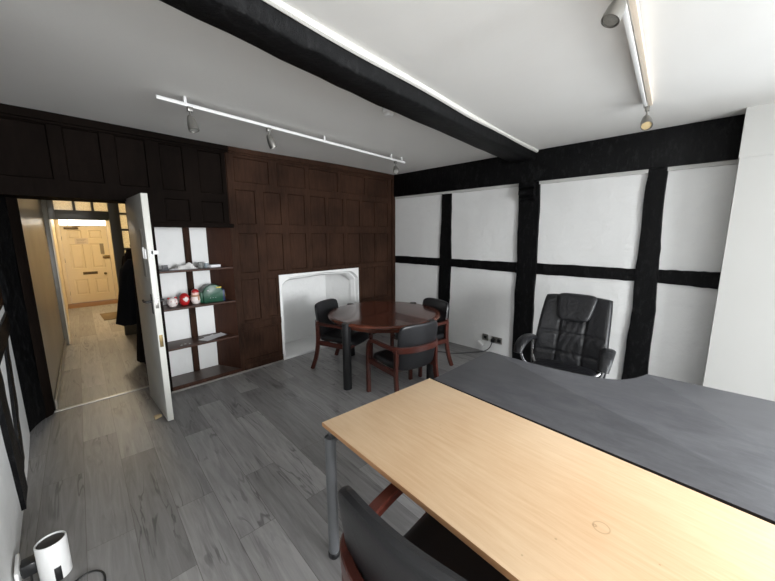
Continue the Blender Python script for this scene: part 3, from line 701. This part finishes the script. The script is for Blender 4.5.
# glazed partition
p = thing('glazed_partition', 'grey painted hallway partition with patterned glass panes over the opening', 'partition', (-3.5, 2.81, 0)); px = 3.5
b = B()
b.box(-3.96+px, -3.885+px, -.03, .03, 0, 2.058, .004); b.box(-3.884+px, -3.816+px, -.03, .03, 1.775, 2.058, .003)
b.box(-3.243+px, -3.115+px, -.03, .03, 0, 2.058, .004)
b.box(-3.8152+px, -3.244+px, -.03, .03, 1.775, 1.905, .003); b.box(-3.96+px, -2.95+px, -.03, .03, 2.06, 2.46, .004)
for x in (-3.612, -3.415): b.box(x-.014+px, x+.014+px, -.02, .02, 1.9, 2.07, .003)
b.box(-3.0+px, -2.95+px, -.03, .03, 0, 2.058)
for z in (1.88, 1.64, 1.35, 1.04, .78): b.box(-3.12+px, -2.99+px, -.02, .02, z-.014, z+.014, .003)
b.box(-3.12+px, -2.95+px, -.025, .025, 0, .6)
b.build('frame', 'greypaint', p)
for x0_, x1_ in ((-3.815, -3.626), (-3.598, -3.429), (-3.401, -3.245)):
    b = B(); b.box(x0_+px, x1_+px, -.004, .004, 1.905, 2.06); b.build('glass_pane', 'frost', p)
for z0, z1 in ((1.894, 2.06), (1.654, 1.866), (1.364, 1.626), (1.054, 1.336), (.794, 1.026), (.6, .766)):
    b = B(); b.box(-3.115+px, -3.0+px, -.004, .004, z0, z1); b.build('glass_pane', 'frost', p)
# front door
fd = thing('door_2', 'cream six-panel front door with letterbox at the hallway end', 'door', (-3.265, 6.78, 0)); fd['kind'] = 'structure'; fx = 3.265
b = B(); X0, X1, ZT = -3.665+fx, -2.87+fx, 1.765
fp = [(X0+.10, X0+.34, 1.48, 1.68), (X0+.45, X1-.10, 1.48, 1.68), (X0+.10, X0+.34, .80, 1.37), (X0+.45, X1-.10, .80, 1.37), (X0+.10, X0+.34, .19, .55), (X0+.45, X1-.10, .19, .55)]
cells(b, X0, X1, .01, ZT, fp, 0)
for x0_, x1_, z0, z1 in fp:
    loops = [[b.bm.verts.new((x, dd, z)) for x, z in ((x0_+i, z0+i), (x1_-i, z0+i), (x1_-i, z1-i), (x0_+i, z1-i))] for i, dd in ((0, 0), (.012, .012), (.03, .012), (.045, .004))]
    for A, D in zip(loops, loops[1:]):
        for k in range(4): b.bm.faces.new((A[k], A[(k+1) % 4], D[(k+1) % 4], D[k]))
    b.bm.faces.new(loops[-1])
b.box(X0, X1, .0125, .05, .01, ZT); b.build('leaf', 'cream', fd, ang=20)
b = B(); b.box(X0+.27, X0+.53, -.008, .004, .655, .72, .003); b.build('letterbox', 'brass', fd)
b = B(); b.box(X0+.29, X0+.51, -.012, -.006, .672, .703, .002); b.build('letterbox_flap', plain('dark slot', srgb(70, 60, 44), .5), fd)
b = B(); b.box(X0+.21, X0+.44, -.004, .002, 1.36, 1.50); b.build('notice_paper', plain('notice paper', srgb(214, 200, 182), .8), fd)
b = B()
for i, (w0, w1, z) in enumerate(((.24, .41, 1.475), (.24, .39, 1.455), (.24, .37, 1.435), (.24, .40, 1.405), (.24, .36, 1.385))):
    b.box(X0+w0, X0+w1, -.006, -.003, z-.004, z+.004)
b.build('notice_text', plain('faded print', srgb(160, 146, 132), .8), fd)
b = B(); b.box(X1-.16, X1-.09, -.006, .002, 1.12, 1.37, .002); b.build('finger_plate', plain('grey finger plate', srgb(140, 128, 104), .5), fd)
b = B(); b.box(X1-.10, X1-.0, -.04, .0, 1.02, 1.09, .006); b.rod((X1-.13, -.03, 1.05), (X1-.06, -.03, 1.05), .02); b.build('night_latch', 'brass', fd)
b = B(); b.rod((X1-.13, 0, .66), (X1-.13, -.05, .66), .012); b.lathe([(0, -.03), (.02, -.025), (.03, 0), (.02, .025), (0, .03)], 14, Matrix.Translation((X1-.13, -.055, .66))); b.build('door_knob', 'brass', fd)
b = B(); b.box(X0+.06, X0+.30, -.05, .0, 1.70, 1.745, .006); b.tube([(X0+.27, -.05, 1.75), (X0+.2, -.1, 1.755), (X0+.33, -.04, 1.765)], .008, 8); b.build('door_closer', plain('bronze closer', srgb(90, 74, 50), .4, .5), fd)
for z in (1.45, .95, .2):
    b = B(); b.rod((X0-.006, -.006, z), (X0-.006, -.006, z+.09), .009); b.build('hinge', plain('dark hinge', srgb(60, 50, 40), .5), fd)
b = B(); b.box(-3.74+fx, -3.668+fx, -.03, .03, 0, 2.0, .008); b.box(-2.867+fx, -2.76+fx, -.03, .03, 0, 2.0, .008); b.box(-3.74+fx, -2.76+fx, -.03, .03, 1.945, 2.02, .006); b.box(-3.67+fx, -2.865+fx, -.02, .03, 1.768, 1.79)
b.box(-3.335+fx-.2, -3.32+fx-.2, -.012, .02, 1.79, 1.945); b.box(-3.0+fx, -2.985+fx, -.012, .02, 1.79, 1.945)
b.build('door_frame', 'cream', fd)
b = B(); b.box(-3.67+fx, -2.865+fx, .0, .008, 1.79, 1.945); b.build('fanlight', 'daylight', fd)
t = thing('fire_call_point', 'small red fire call point on the cream wall by the front door', 'call point', (-2.695, 6.785, 1.23))
b = B(); b.box(-.045, .045, -.03, .004, -.05, .05, .005); b.build('case', plain('red plastic', srgb(150, 44, 34), .5), t)
b = B(); b.box(-.027, .027, -.033, -.028, -.024, .024, .002); b.build('press_pane', 'paper', t)
b = B(); b.box(-.55, .55, -.33, .33, 0, .006, .002)
o = b.build('floor_boards', 'strip', loc=(-3.25, 6.44, 0)); tag(o, 'orange brown boarded strip of floor before the front door', 'floor strip')
b = B(); b.box(-.3, .3, -.36, .36, 0, .012, .004)
o = b.build('doormat', 'mat', loc=(-3.05, 4.6, 0)); tag(o, 'brown coir doormat on the hallway floor', 'doormat')
# coats on a rail fixed to the right hall wall
t = thing('coat_rail', 'coat rail on the right hallway wall carrying dark coats', 'coat rail', (-3.0, 1.9, 1.38))
b = B(); b.box(-.02, 0, -.75, .75, -.04, .04, .004); b.build('backboard', 'greypaint', t)
for y in (-.6, -.2, .2, .6):
    b = B(); b.tube(smooth([(-.018, y, 0), (-.07, y, -.01), (-.08, y, .04)]), .006, 8); b.build('hook', 'satin', t)
def coat(loc, L_, w, dpt, seed, mat, label, flare=1.25):
    rnd = random.Random(seed); ph = [rnd.uniform(0, 6) for _ in range(6)]
    t = thing('coat', label, 'coat', loc, 0, 'coats hanging in the hallway')
    def fn(u, v):
        a = u*2*PI; z = -L_*v; k = min(1, (v/.16))**.6; s = (.25+.75*k)*(1+(flare-1)*v)
        f = 1+.10*math.sin(a*6+ph[0]+v*2)*v+.06*math.sin(a*11+ph[1])*v
        zz = z+.02*math.sin(a*3+ph[2])*v
        return (min(dpt*s*f*math.cos(a), -3.02-loc[0]), w*s*f*math.sin(a)*(1+.05*math.sin(v*5+ph[3])), zz)
    b = B(); g = b.grid(48, 28, fn, closed_u=True); b.bm.faces.new(g[0]); b.bm.faces.new(g[-1][::-1]); b.build('body', mat, t)
    for s in (-1, 1):
        b = B(); b.tube([(-.03, s*w*.75, -.10), (-.05, s*(w*.95), -.28), (-.06, s*w*1.02, -.48), (-.07, s*w*1.0, -.62)], [.05, .062, .055, .05], 14); b.build('sleeve', mat, t)
    b = B(); b.tube([(dpt*.3*math.cos(q), w*.36*math.sin(q), -.02) for q in [2*PI*k/16 for k in range(17)]], .025, 8); b.build('collar', mat, t)
    return t
coat((-3.135, 2.15, 1.36), .80, .15, .085, 1, 'coat2', 'black brown jacket hanging farthest along the hallway rail')
coat((-3.20, 1.62, 1.25), .80, .16, .13, 2, 'coat', 'charcoal coat flaring out in the middle of the rail', 1.75)
coat((-3.16, 1.08, 1.34), 1.28, .15, .10, 3, 'coat2', 'long black coat on the rail closest to the white door', 1.8)

# ------------------------------------------------------------------ round table
TX, TY, TH, TR = -1.37, -1.106, .683, .632
t = thing('round_table', 'round mahogany meeting table with four black legs', 'table', (TX, TY, 0), 0)
b = B(); n = 96
prof = [(TR, TH-.012), (TR-.004, TH-.004), (TR-.012, TH)]
for q in range(4):
    b.mi = q % 2; a0 = math.radians(25+90*q); m = 24
    cen = b.bm.verts.new((0, 0, TH)); R1 = [b.bm.verts.new(((TR-.05)*math.cos(a0+k*PI/2/m), (TR-.05)*math.sin(a0+k*PI/2/m), TH)) for k in range(m+1)]
    for k in range(m): b._n([b.bm.faces.new((cen, R1[k], R1[k+1]))])
b.mi = 2
pr = [(TR-.05, TH), (TR-.012, TH), (TR-.003, TH-.005), (TR, TH-.013), (TR-.003, TH-.024), (TR-.016, TH-.032), (TR-.03, TH-.034)]
rings = [[b.bm.verts.new((r*math.cos(k*2*PI/n), r*math.sin(k*2*PI/n), z)) for k in range(n)] for r, z in pr]
for A, D in zip(rings, rings[1:]):
    for k in range(n): b._n([b.bm.faces.new((A[k], A[(k+1) % n], D[(k+1) % n], D[k]))])
b._n([b.bm.faces.new(rings[-1][::-1])])
bmesh.ops.remove_doubles(b.bm, verts=b.bm.verts[:], dist=.0005)
b.build('tabletop', ['tabA', 'tabB', 'tabrim'], t)
b = B(); b.lathe([(.46, TH-.10), (.50, TH-.10), (.50, TH-.034), (.46, TH-.034)], 64); b.build('apron', 'tabrim', t)
for k, ang in enumerate((188, 88, 8, 276)):
    a_ = math.radians(ang); c = Vector((math.cos(a_), math.sin(a_)))
    b = B(); pts = []
    for q in range(13):
        w = PI*q/12-PI/2; pts.append((.036*math.cos(w)*1.1, .040*math.sin(w)))
    pts += [(-.03, .036), (-.03, -.036)]
    R2 = Matrix.Translation((c.x*(TR-.005), c.y*(TR-.005), 0)) @ Matrix.Rotation(a_, 4, 'Z')
    b.prism(pts, 0, TH+.004, mat=R2)
    b.build('leg', 'black', t)
b = B(); b.tube(smooth([(-.2, -.28, TH-.036), (-.24, -.3, TH-.1), (-.2, -.36, TH-.13), (-.15, -.32, TH-.09), (-.2, -.25, TH-.075), (-.26, -.3, TH-.12), (-.1, -.2, TH-.15), (.1, 0, TH-.036)], 3), .005, 8)
b.build('hanging_cable', 'cable', t)

# ------------------------------------------------------------------ visitor armchairs
def make_chair(loc, rz, label):
    t = thing('visitor_armchair', label, 'chair', loc, rz, 'black leather armchairs with mahogany frames')
    sec = rect(.030, .040)
    for s in (-1, 1):
        x = .262*s
        path = [(x, .205, 0), (x, .207, .25), (x, .205, .44), (x, .19, .51), (x*.995, .155, .545), (x*.99, .10, .555), (x*.98, -.02, .553), (x*.93, -.14, .55), (x*.86, -.215, .547)]
        b = B(); b.tube(smooth(path, 2), 1., sect=rect(.032, .040)); b.build('arm', 'redwood', t)
        path = [(.245*s, -.305, 0), (.238*s, -.255, .13), (.232*s, -.225, .28), (.228*s, -.22, .40), (.226*s, -.225, .55)]
        b = B(); b.tube(smooth(path, 2), 1., sect=rect(.032, .044)); b.build('rear_leg', 'redwood', t)
        b = B(); b.tube([(.25*s, .20, .325), (.232*s, -.22, .325)], 1., sect=rect(.026, .052)); b.build('side_rail', 'redwood', t)
    path = [(-.24, -.20, .55), (-.215, -.255, .55), (-.13, -.292, .548), (0, -.306, .547), (.13, -.292, .548), (.215, -.255, .55), (.24, -.20, .55)]
    b = B(); b.tube(smooth(path, 2), 1., sect=rect(.028, .056)); b.build('back_rail', 'redwood', t)
    for y, z in ((.20, .325), (-.15, .325)):
        b = B(); b.tube([(-.245, y, z), (.245, y, z)], 1., sect=rect(.05, .024)); b.build('cross_rail', 'redwood', t)
    # seat with rolled front
    b = B()
    b.cushion(.46, .47, .045, .035, lambda a, c, d: (a, c+.0, .375+d-.055*max(0, (c-.13)/.11)**2), n=26, p=10, q=2.6, corner=.12); b.build('seat', 'leather', t)
    # curved back pad, front face towards +y
    def fn(a, c, d):
        lean = -.235-.055*((c+.2)/.4); bow = .65*a*a
        return (a, lean+bow+d, .555+c)
    b = B(); b.cushion(.44, .44, .024, .018, fn, n=32, p=14, q=3., corner=.11, shape=lambda v: 1.+.03*v); b.build('backrest', 'leather', t)
    return t
ch = make_chair((-1.608, -.692, 0), 3.47, 'black leather armchair at the table in front of the white fireplace')
dup(ch, (-1.668, -1.651, 0), -.213, 'black leather armchair with its back turned, beside the light desk corner')
dup(ch, (-.992, -1.318, 0), 1.39, 'black leather armchair between the round table and the slim black post')
cd = dup(ch, (-3.185, -3.27, 0), -1.56, 'black leather armchair tucked under the light wood desk')

cd.scale = (1.13, 1.13, 1.13)
# ------------------------------------------------------------------ desks
t = thing('light_desk', 'rectangular desk with pale beech top and silver tube legs', 'desk', (-2.9, -3.35, 0)); lx, ly = 2.9, 3.35
P = [(-3.20, -2.53), (-2.482, -2.595), (-2.600, -3.94), (-2.622, -4.22), (-3.333, -4.16), (-3.27, -3.44)]
P = [(x+lx, y+ly) for x, y in P][::-1]
b = B(); b.prism(P, .688, .710, .004)
for fa in b.bm.faces: fa.material_index = 0 if abs(fa.normal.z) > .8 else 1
bmesh.ops.recalc_face_normals(b.bm, faces=b.bm.faces[:])
for fa in b.bm.faces: fa.material_index = 0 if fa.normal.z > .8 else 1
b.build('desktop', ['beech', 'edge'], t)
LG = [(-3.176, -2.556), (-2.52, -2.635), (-2.655, -4.17), (-3.30, -4.11)]
for x, y in LG:
    b = B(); b.tube([(x+lx, y+ly, .025), (x+lx, y+ly, .637)], .0255, 24, cap=False); b.tube([(x+lx, y+ly, .630), (x+lx, y+ly, .60)], .0235, 24)
    b.box(x+lx+.0*x, x+lx+.04, y+ly-.012, y+ly+.012, .61, .688); lg = b.build('leg', 'steel', t)
    b = B(); b.lathe([(0, 0), (.022, 0), (.028, .008), (.028, .03), (.024, .036), (0, .036)], 24, Matrix.Translation((x+lx, y+ly, 0))); b.build('foot', 'black', lg)
b = B()
for (x0_, y0_), (x1_, y1_) in ((LG[0], LG[1]), (LG[3], LG[2]), (LG[1], LG[2])):
    b.tube([(x0_+lx, y0_+ly, .645), (x1_+lx, y1_+ly, .645)], 1., sect=rect(.03, .05))
b.build('under_frame', 'steel', t)

t = thing('dark_desk', 'large charcoal desk with wavy far edge before the executive chair', 'desk', (-2.1, -3.4, 0)); qx, qy = 2.1, 3.4
wave = [(-1.822, -2.63), (-1.832, -2.80), (-1.838, -2.95), (-1.832, -3.10), (-1.815, -3.24), (-1.785, -3.35), (-1.735, -3.42), (-1.665, -3.465), (-1.595, -3.495), (-1.53, -3.515)]
wave = [wave[0]]+smooth(wave, 2)[1:]
P = [(-2.479, -2.62)]+[(-2.526, -3.2), (-2.584, -3.94), (-2.615, -4.38)]+[(-1.50, -4.38), (-1.51, -4.02)]+wave[::-1]
P = [(x+qx, y+qy) for x, y in P]
b = B(); b.prism(P, .688, .7125, .004); bmesh.ops.recalc_face_normals(b.bm, faces=b.bm.faces[:])
for fa in b.bm.faces: fa.material_index = 0 if fa.normal.z > .8 else 1
b.build('desktop', ['slate', 'blackedge'], t)
b = B(); b.box(-2.42+qx, -1.92+qx, -2.72+qy, -2.695+qy, 0, .690, .002); b.build('panel_leg', 'black', t)
b = B(); b.box(-2.5+qx, -1.6+qx, -4.33+qy, -4.305+qy, 0, .690, .002); b.build('panel_leg', 'black', t)
b = B(); b.prism([(-2.39+qx, -2.72+qy), (-2.37+qx, -2.72+qy), (-2.48+qx, -4.305+qy), (-2.50+qx, -4.305+qy)], .3, .690); b.build('modesty_panel', 'black', t)

# ------------------------------------------------------------------ executive chair
t = thing('executive_chair', 'tall padded black leather executive swivel chair behind the charcoal desk', 'chair', (-.86, -2.862, 0), math.radians(90+2))
# local +y faces the desk (-x in the room), x is sideways
SH = .33
def padf(u, v):
    g = lambda s, c, w: math.exp(-((s-c)/w)**2)
    d = 0.
    for c in (-.36, .36): d -= .011*g(u, c, .035)*(1 if v < .55 else .3)
    for c in (-.42, .06): d -= .014*g(v, c, .03)*(1 if abs(u) < .9 else .4)
    # horizontal wrinkles pulling in at the seams of the centre column
    if abs(u) < .36: d += .010*(1-(u/.36)**2)*(math.sin(v*4.9+1.2)**2)
    d += .0022*math.sin(u*33+v*9+2*math.sin(v*7))*math.exp(-((v+.0)/.5)**2)*(1 if abs(u) < .42 else .2)
    d += .02*(abs(u) > .45)*(abs(u)-.45)
    return d
def backfn(a, c, d):
    k = (c+.33)/.66; y = -.15-.20*k+.03*math.sin(k*PI)
    wrap = .32*a*a
    return (a, y+wrap+d*.97, .605+c*.965+d*.2)
b = B(); b.cushion(.60, .76, .055, .045, backfn, n=72, p=14, q=3., corner=.035, shape=lambda v: 1.0-.055*v, pads=padf)
b.build('backrest', 'leatherx', t, ang=80)
def headfn(a, c, d):
    x, y, z = backfn(a, c+.262, 0); return (x, y+.065+d, z+.018)
b = B(); b.cushion(.31, .25, .035, .03, headfn, n=30, p=7, q=2.2, corner=.14, shape=lambda v: 1.+.16*v); b.build('headrest', 'leatherx', t, ang=80)
b = B(); b.cushion(.52, .50, .05, .06, lambda a, c, d: (a, c+.08, SH+d-.03*max(0, (c-.1)/.15)**2), n=30, p=8, q=2.4, corner=.12); b.build('seat', 'leatherx', t, ang=80)
for s in (-1, 1):
    x = .318*s
    b = B(); path = [(x*1.0, -.14, .555), (x*1.02, -.02, .585), (x*1.04, .10, .575), (x*1.05, .18, .53), (x*1.05, .205, .48)]
    pts = smooth(path, 2); b.tube(pts, [.9+.25*math.sin(PI*min(1, i/(len(pts)-1)+.1)) for i in range(len(pts))], sect=[(.045*math.cos(q), .026*math.sin(q)) for q in [2*PI*k/14 for k in range(14)]])
    ar = b.build('armrest', 'leatherx', t, ang=70)
    b = B(); b.tube(smooth([(x*.97, -.13, .545), (x*.99, -.14, .44), (x*.85, -.05, .335), (.10*s, .05, .315)], 2), .013, 10)
    b.tube(smooth([(x*1.02, .14, .53), (x*1.03, .14, .44), (x*.88, .08, .335), (.10*s, .06, .315)], 2), .013, 10)
    b.build('arm_bracket', 'chrome', ar)
b = B(); b.box(-.12, .12, -.06, .16, .295, .33, .008); b.build('tilt_mechanism', 'black', t)
b = B(); b.rod((0, .05, .10), (0, .05, .30), .026); b.rod((0, .05, .09), (0, .05, .2), .036); b.build('gas_lift', 'chrome', t)
for k in range(5):
    a_ = math.radians(72*k+18); cx, cy = math.cos(a_), math.sin(a_)
    b = B(); b.tube([(cx*.03, .05+cy*.03, .10), (cx*.16, .05+cy*.16, .092), (cx*.29, .05+cy*.29, .068)], [1.2, 1., .75], sect=rect(.042, .03)); lg = b.build('base_leg', 'chrome', t)
    b = B(); b.tube([(cx*.285-cy*.022, .05+cy*.285+cx*.022, .027), (cx*.285+cy*.022, .05+cy*.285-cx*.022, .027)], .027, 16); b.rod((cx*.285, .05+cy*.285, .03), (cx*.285, .05+cy*.285, .07), .008); b.build('caster', 'black', lg)

# ------------------------------------------------------------------ track lights
def spot(parent, base, aim, k=1., lensmat='glasslens'):
    """spot head hanging from base (local), lamp pointing along aim"""
    b = B(); x, y, z = base
    b.box(x-.018*k, x+.018*k, y-.013*k, y+.013*k, z-.028*k, z+.002, .003)
    b.rod((x, y, z-.02*k), (x, y, z-.075*k), .006*k, n=10)
    hd = Vector((x, y, z-.075*k)); a = Vector(aim).normalized()
    q = Vector((0, 0, 1)).rotation_difference(a).to_matrix().to_4x4(); mt = Matrix.Translation(hd) @ q
    b.lathe([(0, -.022*k), (.012*k, -.022*k), (.020*k, -.012*k), (.026*k, .008*k), (.033*k, .04*k), (.035*k, .07*k), (.035*k, .085*k), (.031*k, .085*k), (.030*k, .078*k), (0, .076*k)], 24, mt)
    o = b.build('spot_head', 'satin', parent)
    b = B(); b.lathe([(0, .077*k), (.029*k, .0775*k), (.029*k, .080*k), (0, .082*k)], 24, mt); b.build('lens', lensmat, o)
    return o
def hp(p, q, t): return tuple(a+(c-a)*t for a, c in zip(p, q))
A, D = (-3.38, -1.10, 2.41), (-.79, -.90, 2.41); rz = math.atan2(D[1]-A[1], D[0]-A[0]); Lr = math.hypot(D[0]-A[0], D[1]-A[1])
t = thing('track_light', 'long white ceiling track with three spotlights near the panelled wall', 'track light', (A[0], A[1], 2.41), rz)
b = B(); b.box(0, Lr, -.011, .011, -.011, .011, .003); b.build('rail', 'whiteplastic', t)
for s_ in (.065, .52, .90, .975):
    b = B(); b.box(Lr*s_-.009, Lr*s_+.009, -.009, .009, .008, .056, .002); b.build('bracket', 'whiteplastic', t)
spot(t, (Lr*.075, 0, -.010), (.1, -.25, -1), .95); spot(t, (Lr*.30, .0, -.010), (.45, -.1, -1), .95); spot(t, (Lr*.93, 0, -.010), (-.5, -.6, -.75), .95)
A, D = (-2.62, -3.40, 2.425), (-.92, -3.275, 2.425); rz = math.atan2(D[1]-A[1], D[0]-A[0]); Lr = math.hypot(D[0]-A[0], D[1]-A[1])
t = thing('track_light', 'white ceiling track above the desks with two silver spotlights', 'track light', (A[0], A[1], 2.425), rz)
b = B(); b.box(0, Lr, .004, .024, -.010, .012, .002); b.build('rail', 'whiteplastic', t)
b = B(); b.box(0, Lr, -.026, -.002, .0, .03, .002); b.build('backing_rail', plain('ivory track', srgb(222, 208, 190), .4), t)
for s_ in (.04, .35, .97):
    b = B(); b.box(Lr*s_-.012, Lr*s_+.012, -.02, .02, .008, .05, .002); b.build('bracket', 'whiteplastic', t)
spot(t, (Lr*.985, .0, -.010), (-.55, -.1, -.62), 1.0, 'lens')
spot(t, (Lr*.085, .0, -.004), (-.3, .3, -.9), .88)

# smoke detector
t = thing('smoke_detector', 'small white round smoke detector on the ceiling near the beam', 'smoke detector', (-2.09, -1.89, 2.455))
b = B(); b.lathe([(0, 0), (.05, 0), (.05, -.012), (.042, -.022), (0, -.022)], 28); b.build('base', 'whiteplastic', t)
b = B(); b.lathe([(0, -.022), (.036, -.022), (.038, -.034), (.028, -.046), (0, -.048)], 28); b.build('sensor_head', 'whiteplastic', t)

# ------------------------------------------------------------------ wall sockets, cables
t = thing('wall_socket', 'small single chrome wall socket low on the white wall', 'socket', (-.004, -1.655, .195))
b = B(); b.box(-.008, .01, -.043, .043, -.043, .043, .004); b.build('plate', 'satin', t)
b = B(); b.box(-.010, -.006, -.02, .02, -.02, .02, .002); b.build('insert', 'black', t)
t = thing('wall_socket', 'double chrome wall socket with black plug beside the broad post', 'socket', (-.004, -1.815, .185))
b = B(); b.box(-.008, .01, -.073, .073, -.043, .043, .004); b.build('plate', 'satin', t)
for y in (-.035, .037):
    b = B(); b.box(-.010, -.006, y-.024, y+.024, -.024, .02, .002); b.build('insert', 'black', t)
    b = B(); b.box(-.013, -.008, y-.006, y+.006, .022, .036, .002); b.build('switch', 'black', t)
b = B(); b.box(-.045, -.011, -.024, .024, -.024, .024, .006)
o = b.build('power_plug', 'black', loc=(-.004, -1.775, .178)); tag(o, 'black mains plug pushed into the double wall socket', 'plug')
b = B(); b.box(-.065, -.011, -.055, .035, -.035, .012, .004, mat=Matrix.Rotation(.5, 4, 'X'))
o = b.build('blank_plate', 'whiteplastic', loc=(-.004, -1.60, .115)); tag(o, 'white plastic adaptor box hanging below the single wall socket', 'adaptor')
b = B(); b.tube(smooth([(-.05, -1.775, .16), (-.07, -1.76, .09), (-.06, -1.70, .03), (-.09, -1.64, .006), (-.2, -1.55, .006), (-.32, -1.47, .006), (-.42, -1.37, .006), (-.44, -1.25, .006), (-.55, -1.15, .006), (-.8, -1.05, .006)], 3), .006, 8)
o = b.build('power_cable', 'greycable'); tag(o, 'grey mains cable trailing over the floor from socket to round table', 'cable')
# router
t = thing('wifi_router', 'white cylindrical router with slanted black top on the floor', 'router', (-4.128, -1.705, 0), math.radians(10))
b = B(); n = 40; r = .054; hgt = lambda a: .186+.004*math.cos(a-math.radians(-80))
ring = lambda rr, zf: [b.bm.verts.new((rr*math.cos(k*2*PI/n), rr*math.sin(k*2*PI/n), zf(k*2*PI/n) if callable(zf) else zf)) for k in range(n)]
Rg = [ring(r-.004, 0), ring(r, .004), ring(r, lambda a: hgt(a)-.003), ring(r-.002, lambda a: hgt(a)), ring(r-.005, lambda a: hgt(a)), ring(r-.006, lambda a: hgt(a)-.012)]
for A_, D_ in zip(Rg, Rg[1:]):
    for k in range(n): b.bm.faces.new((A_[k], A_[(k+1) % n], D_[(k+1) % n], D_[k]))
b.bm.faces.new(Rg[0][::-1]); b.bm.faces.new(Rg[-1]); b.build('casing', 'whiteplastic', t)
b = B(); g1 = ring(r-.0065, lambda a: hgt(a)-.012); g0 = ring(r-.0065, lambda a: hgt(a)-.007); b.bm.faces.new(g0); b.bm.faces.new(g1[::-1])
for k in range(n): b.bm.faces.new((g1[k], g1[(k+1) % n], g0[(k+1) % n], g0[k]))
b.build('top_grille', 'black', t)
b = B(); b.box(-.012, .012, -r-.002, -r+.01, .003, .075, .003); b.build('port_slot', 'black', t)
b = B(); b.box(-.028, .022, -.03, .03, -.03, .03, .006); b.box(-.04, -.026, -.018, .018, -.018, .018, .003)
o = b.build('power_adapter', 'black', loc=(-4.204, -1.66, .075)); tag(o, 'black plug-in power adapter on the left wall beside the router', 'adapter')
b = B(); b.box(-.004, .009, -.07, .07, -.04, .04, .003)
o = b.build('wall_socket', 'whiteplastic', loc=(-4.244, -1.66, .075)); tag(o, 'white wall socket behind the black adapter on the left wall', 'socket')
b = B(); b.tube(smooth([(-4.205, -1.66, .06), (-4.205, -1.70, .02), (-4.20, -1.78, .005), (-4.15, -1.82, .005), (-4.1, -1.83, .005), (-4.04, -1.80, .005), (-4.0, -1.81, .005), (-3.97, -1.86, .005), (-3.98, -1.95, .005), (-4.08, -1.98, .005), (-4.16, -1.9, .005), (-4.135, -1.775, .005)], 3), .004, 8)
o = b.build('power_cable', 'cable'); tag(o, 'thin black cable looping on the floor around the white router', 'cable')

# ------------------------------------------------------------------ lights
def area(name, loc, rot, sx, sy, power, col=(1, 1, 1), spread=None):
    l = bpy.data.lights.new(name, 'AREA'); l.shape = 'RECTANGLE'; l.size = sx*K; l.size_y = sy*K; l.energy = power; l.color = col
    if spread: l.spread = spread
    o = bpy.data.objects.new(name, l); C.objects.link(o); o.location = loc; o.rotation_euler = rot; return o
def daylight(loc, tilt, rz, sx, sy, power, col, spread=180): return area('window_daylight', loc, (math.radians(tilt), 0, math.radians(rz)), sx, sy, power, col, math.radians(spread))
wx = (WIN[0][0]+WIN[0][1])/2                                                   # sky light slopes down through the sashes
daylight((wx, YS+.06, 1.5), 70, 0, 1.34, 1.44, 178, (.95, .98, 1.))
daylight((wx, YS+.07, 1.5), 80, 0, 1.34, 1.44, 42, (.97, .985, 1.), 80)
daylight((-.15, -5.7, 1.5), 72, 90, 1.5, 1.4, 140, (.88, .94, 1.))             # window beyond the pier
def point(name, loc, p, col, r=.08):
    l = bpy.data.lights.new(name, 'POINT'); l.energy = p; l.color = col; l.shadow_soft_size = r*K
    o = bpy.data.objects.new(name, l); C.objects.link(o); o.location = loc; return o
point('lobby_lamp', (-3.2, 4.7, 2.25), 46, (1., .84, .58))
point('hall_lamp', (-3.5, 1.3, 2.3), 2.4, (1., .92, .80))

w = bpy.data.worlds.new('World'); bpy.context.scene.world = w; w.use_nodes = True
w.node_tree.nodes['Background'].inputs[0].default_value = (.75, .85, 1, 1); w.node_tree.nodes['Background'].inputs[1].default_value = .6

# ------------------------------------------------------------------ to metres
done = set()
S = Matrix.Scale(K, 4)
for o in bpy.data.objects:
    o.location = o.location*K
    if o.type == 'MESH' and o.data.name not in done: o.data.transform(S); done.add(o.data.name)

# ------------------------------------------------------------------ camera
f_px, yaw, pitch, roll = 334.2646, .79744, .165767, -.0043688
cam = bpy.data.cameras.new('camera'); cam.sensor_fit = 'HORIZONTAL'; cam.sensor_width = 36.; cam.lens = f_px*36/775; cam.clip_start = .02
co = bpy.data.objects.new('camera', cam); C.objects.link(co)
fw = Vector((math.sin(yaw)*math.cos(pitch), math.cos(yaw)*math.cos(pitch), -math.sin(pitch))); rt = Vector((math.cos(yaw), -math.sin(yaw), 0)); up = rt.cross(fw)
r2 = rt*math.cos(roll)+up*math.sin(roll); u2 = -rt*math.sin(roll)+up*math.cos(roll)
co.matrix_world = Matrix(((r2.x, u2.x, -fw.x, -3.9925*K), (r2.y, u2.y, -fw.y, -3.7246*K), (r2.z, u2.z, -fw.z, 1.55*K), (0, 0, 0, 1)))
sc = bpy.context.scene; sc.camera = co
sc.view_settings.view_transform = 'Standard'; sc.view_settings.look = 'None'; sc.view_settings.gamma = 1.; sc.view_settings.exposure = .22; sc.view_settings.use_curve_mapping = False
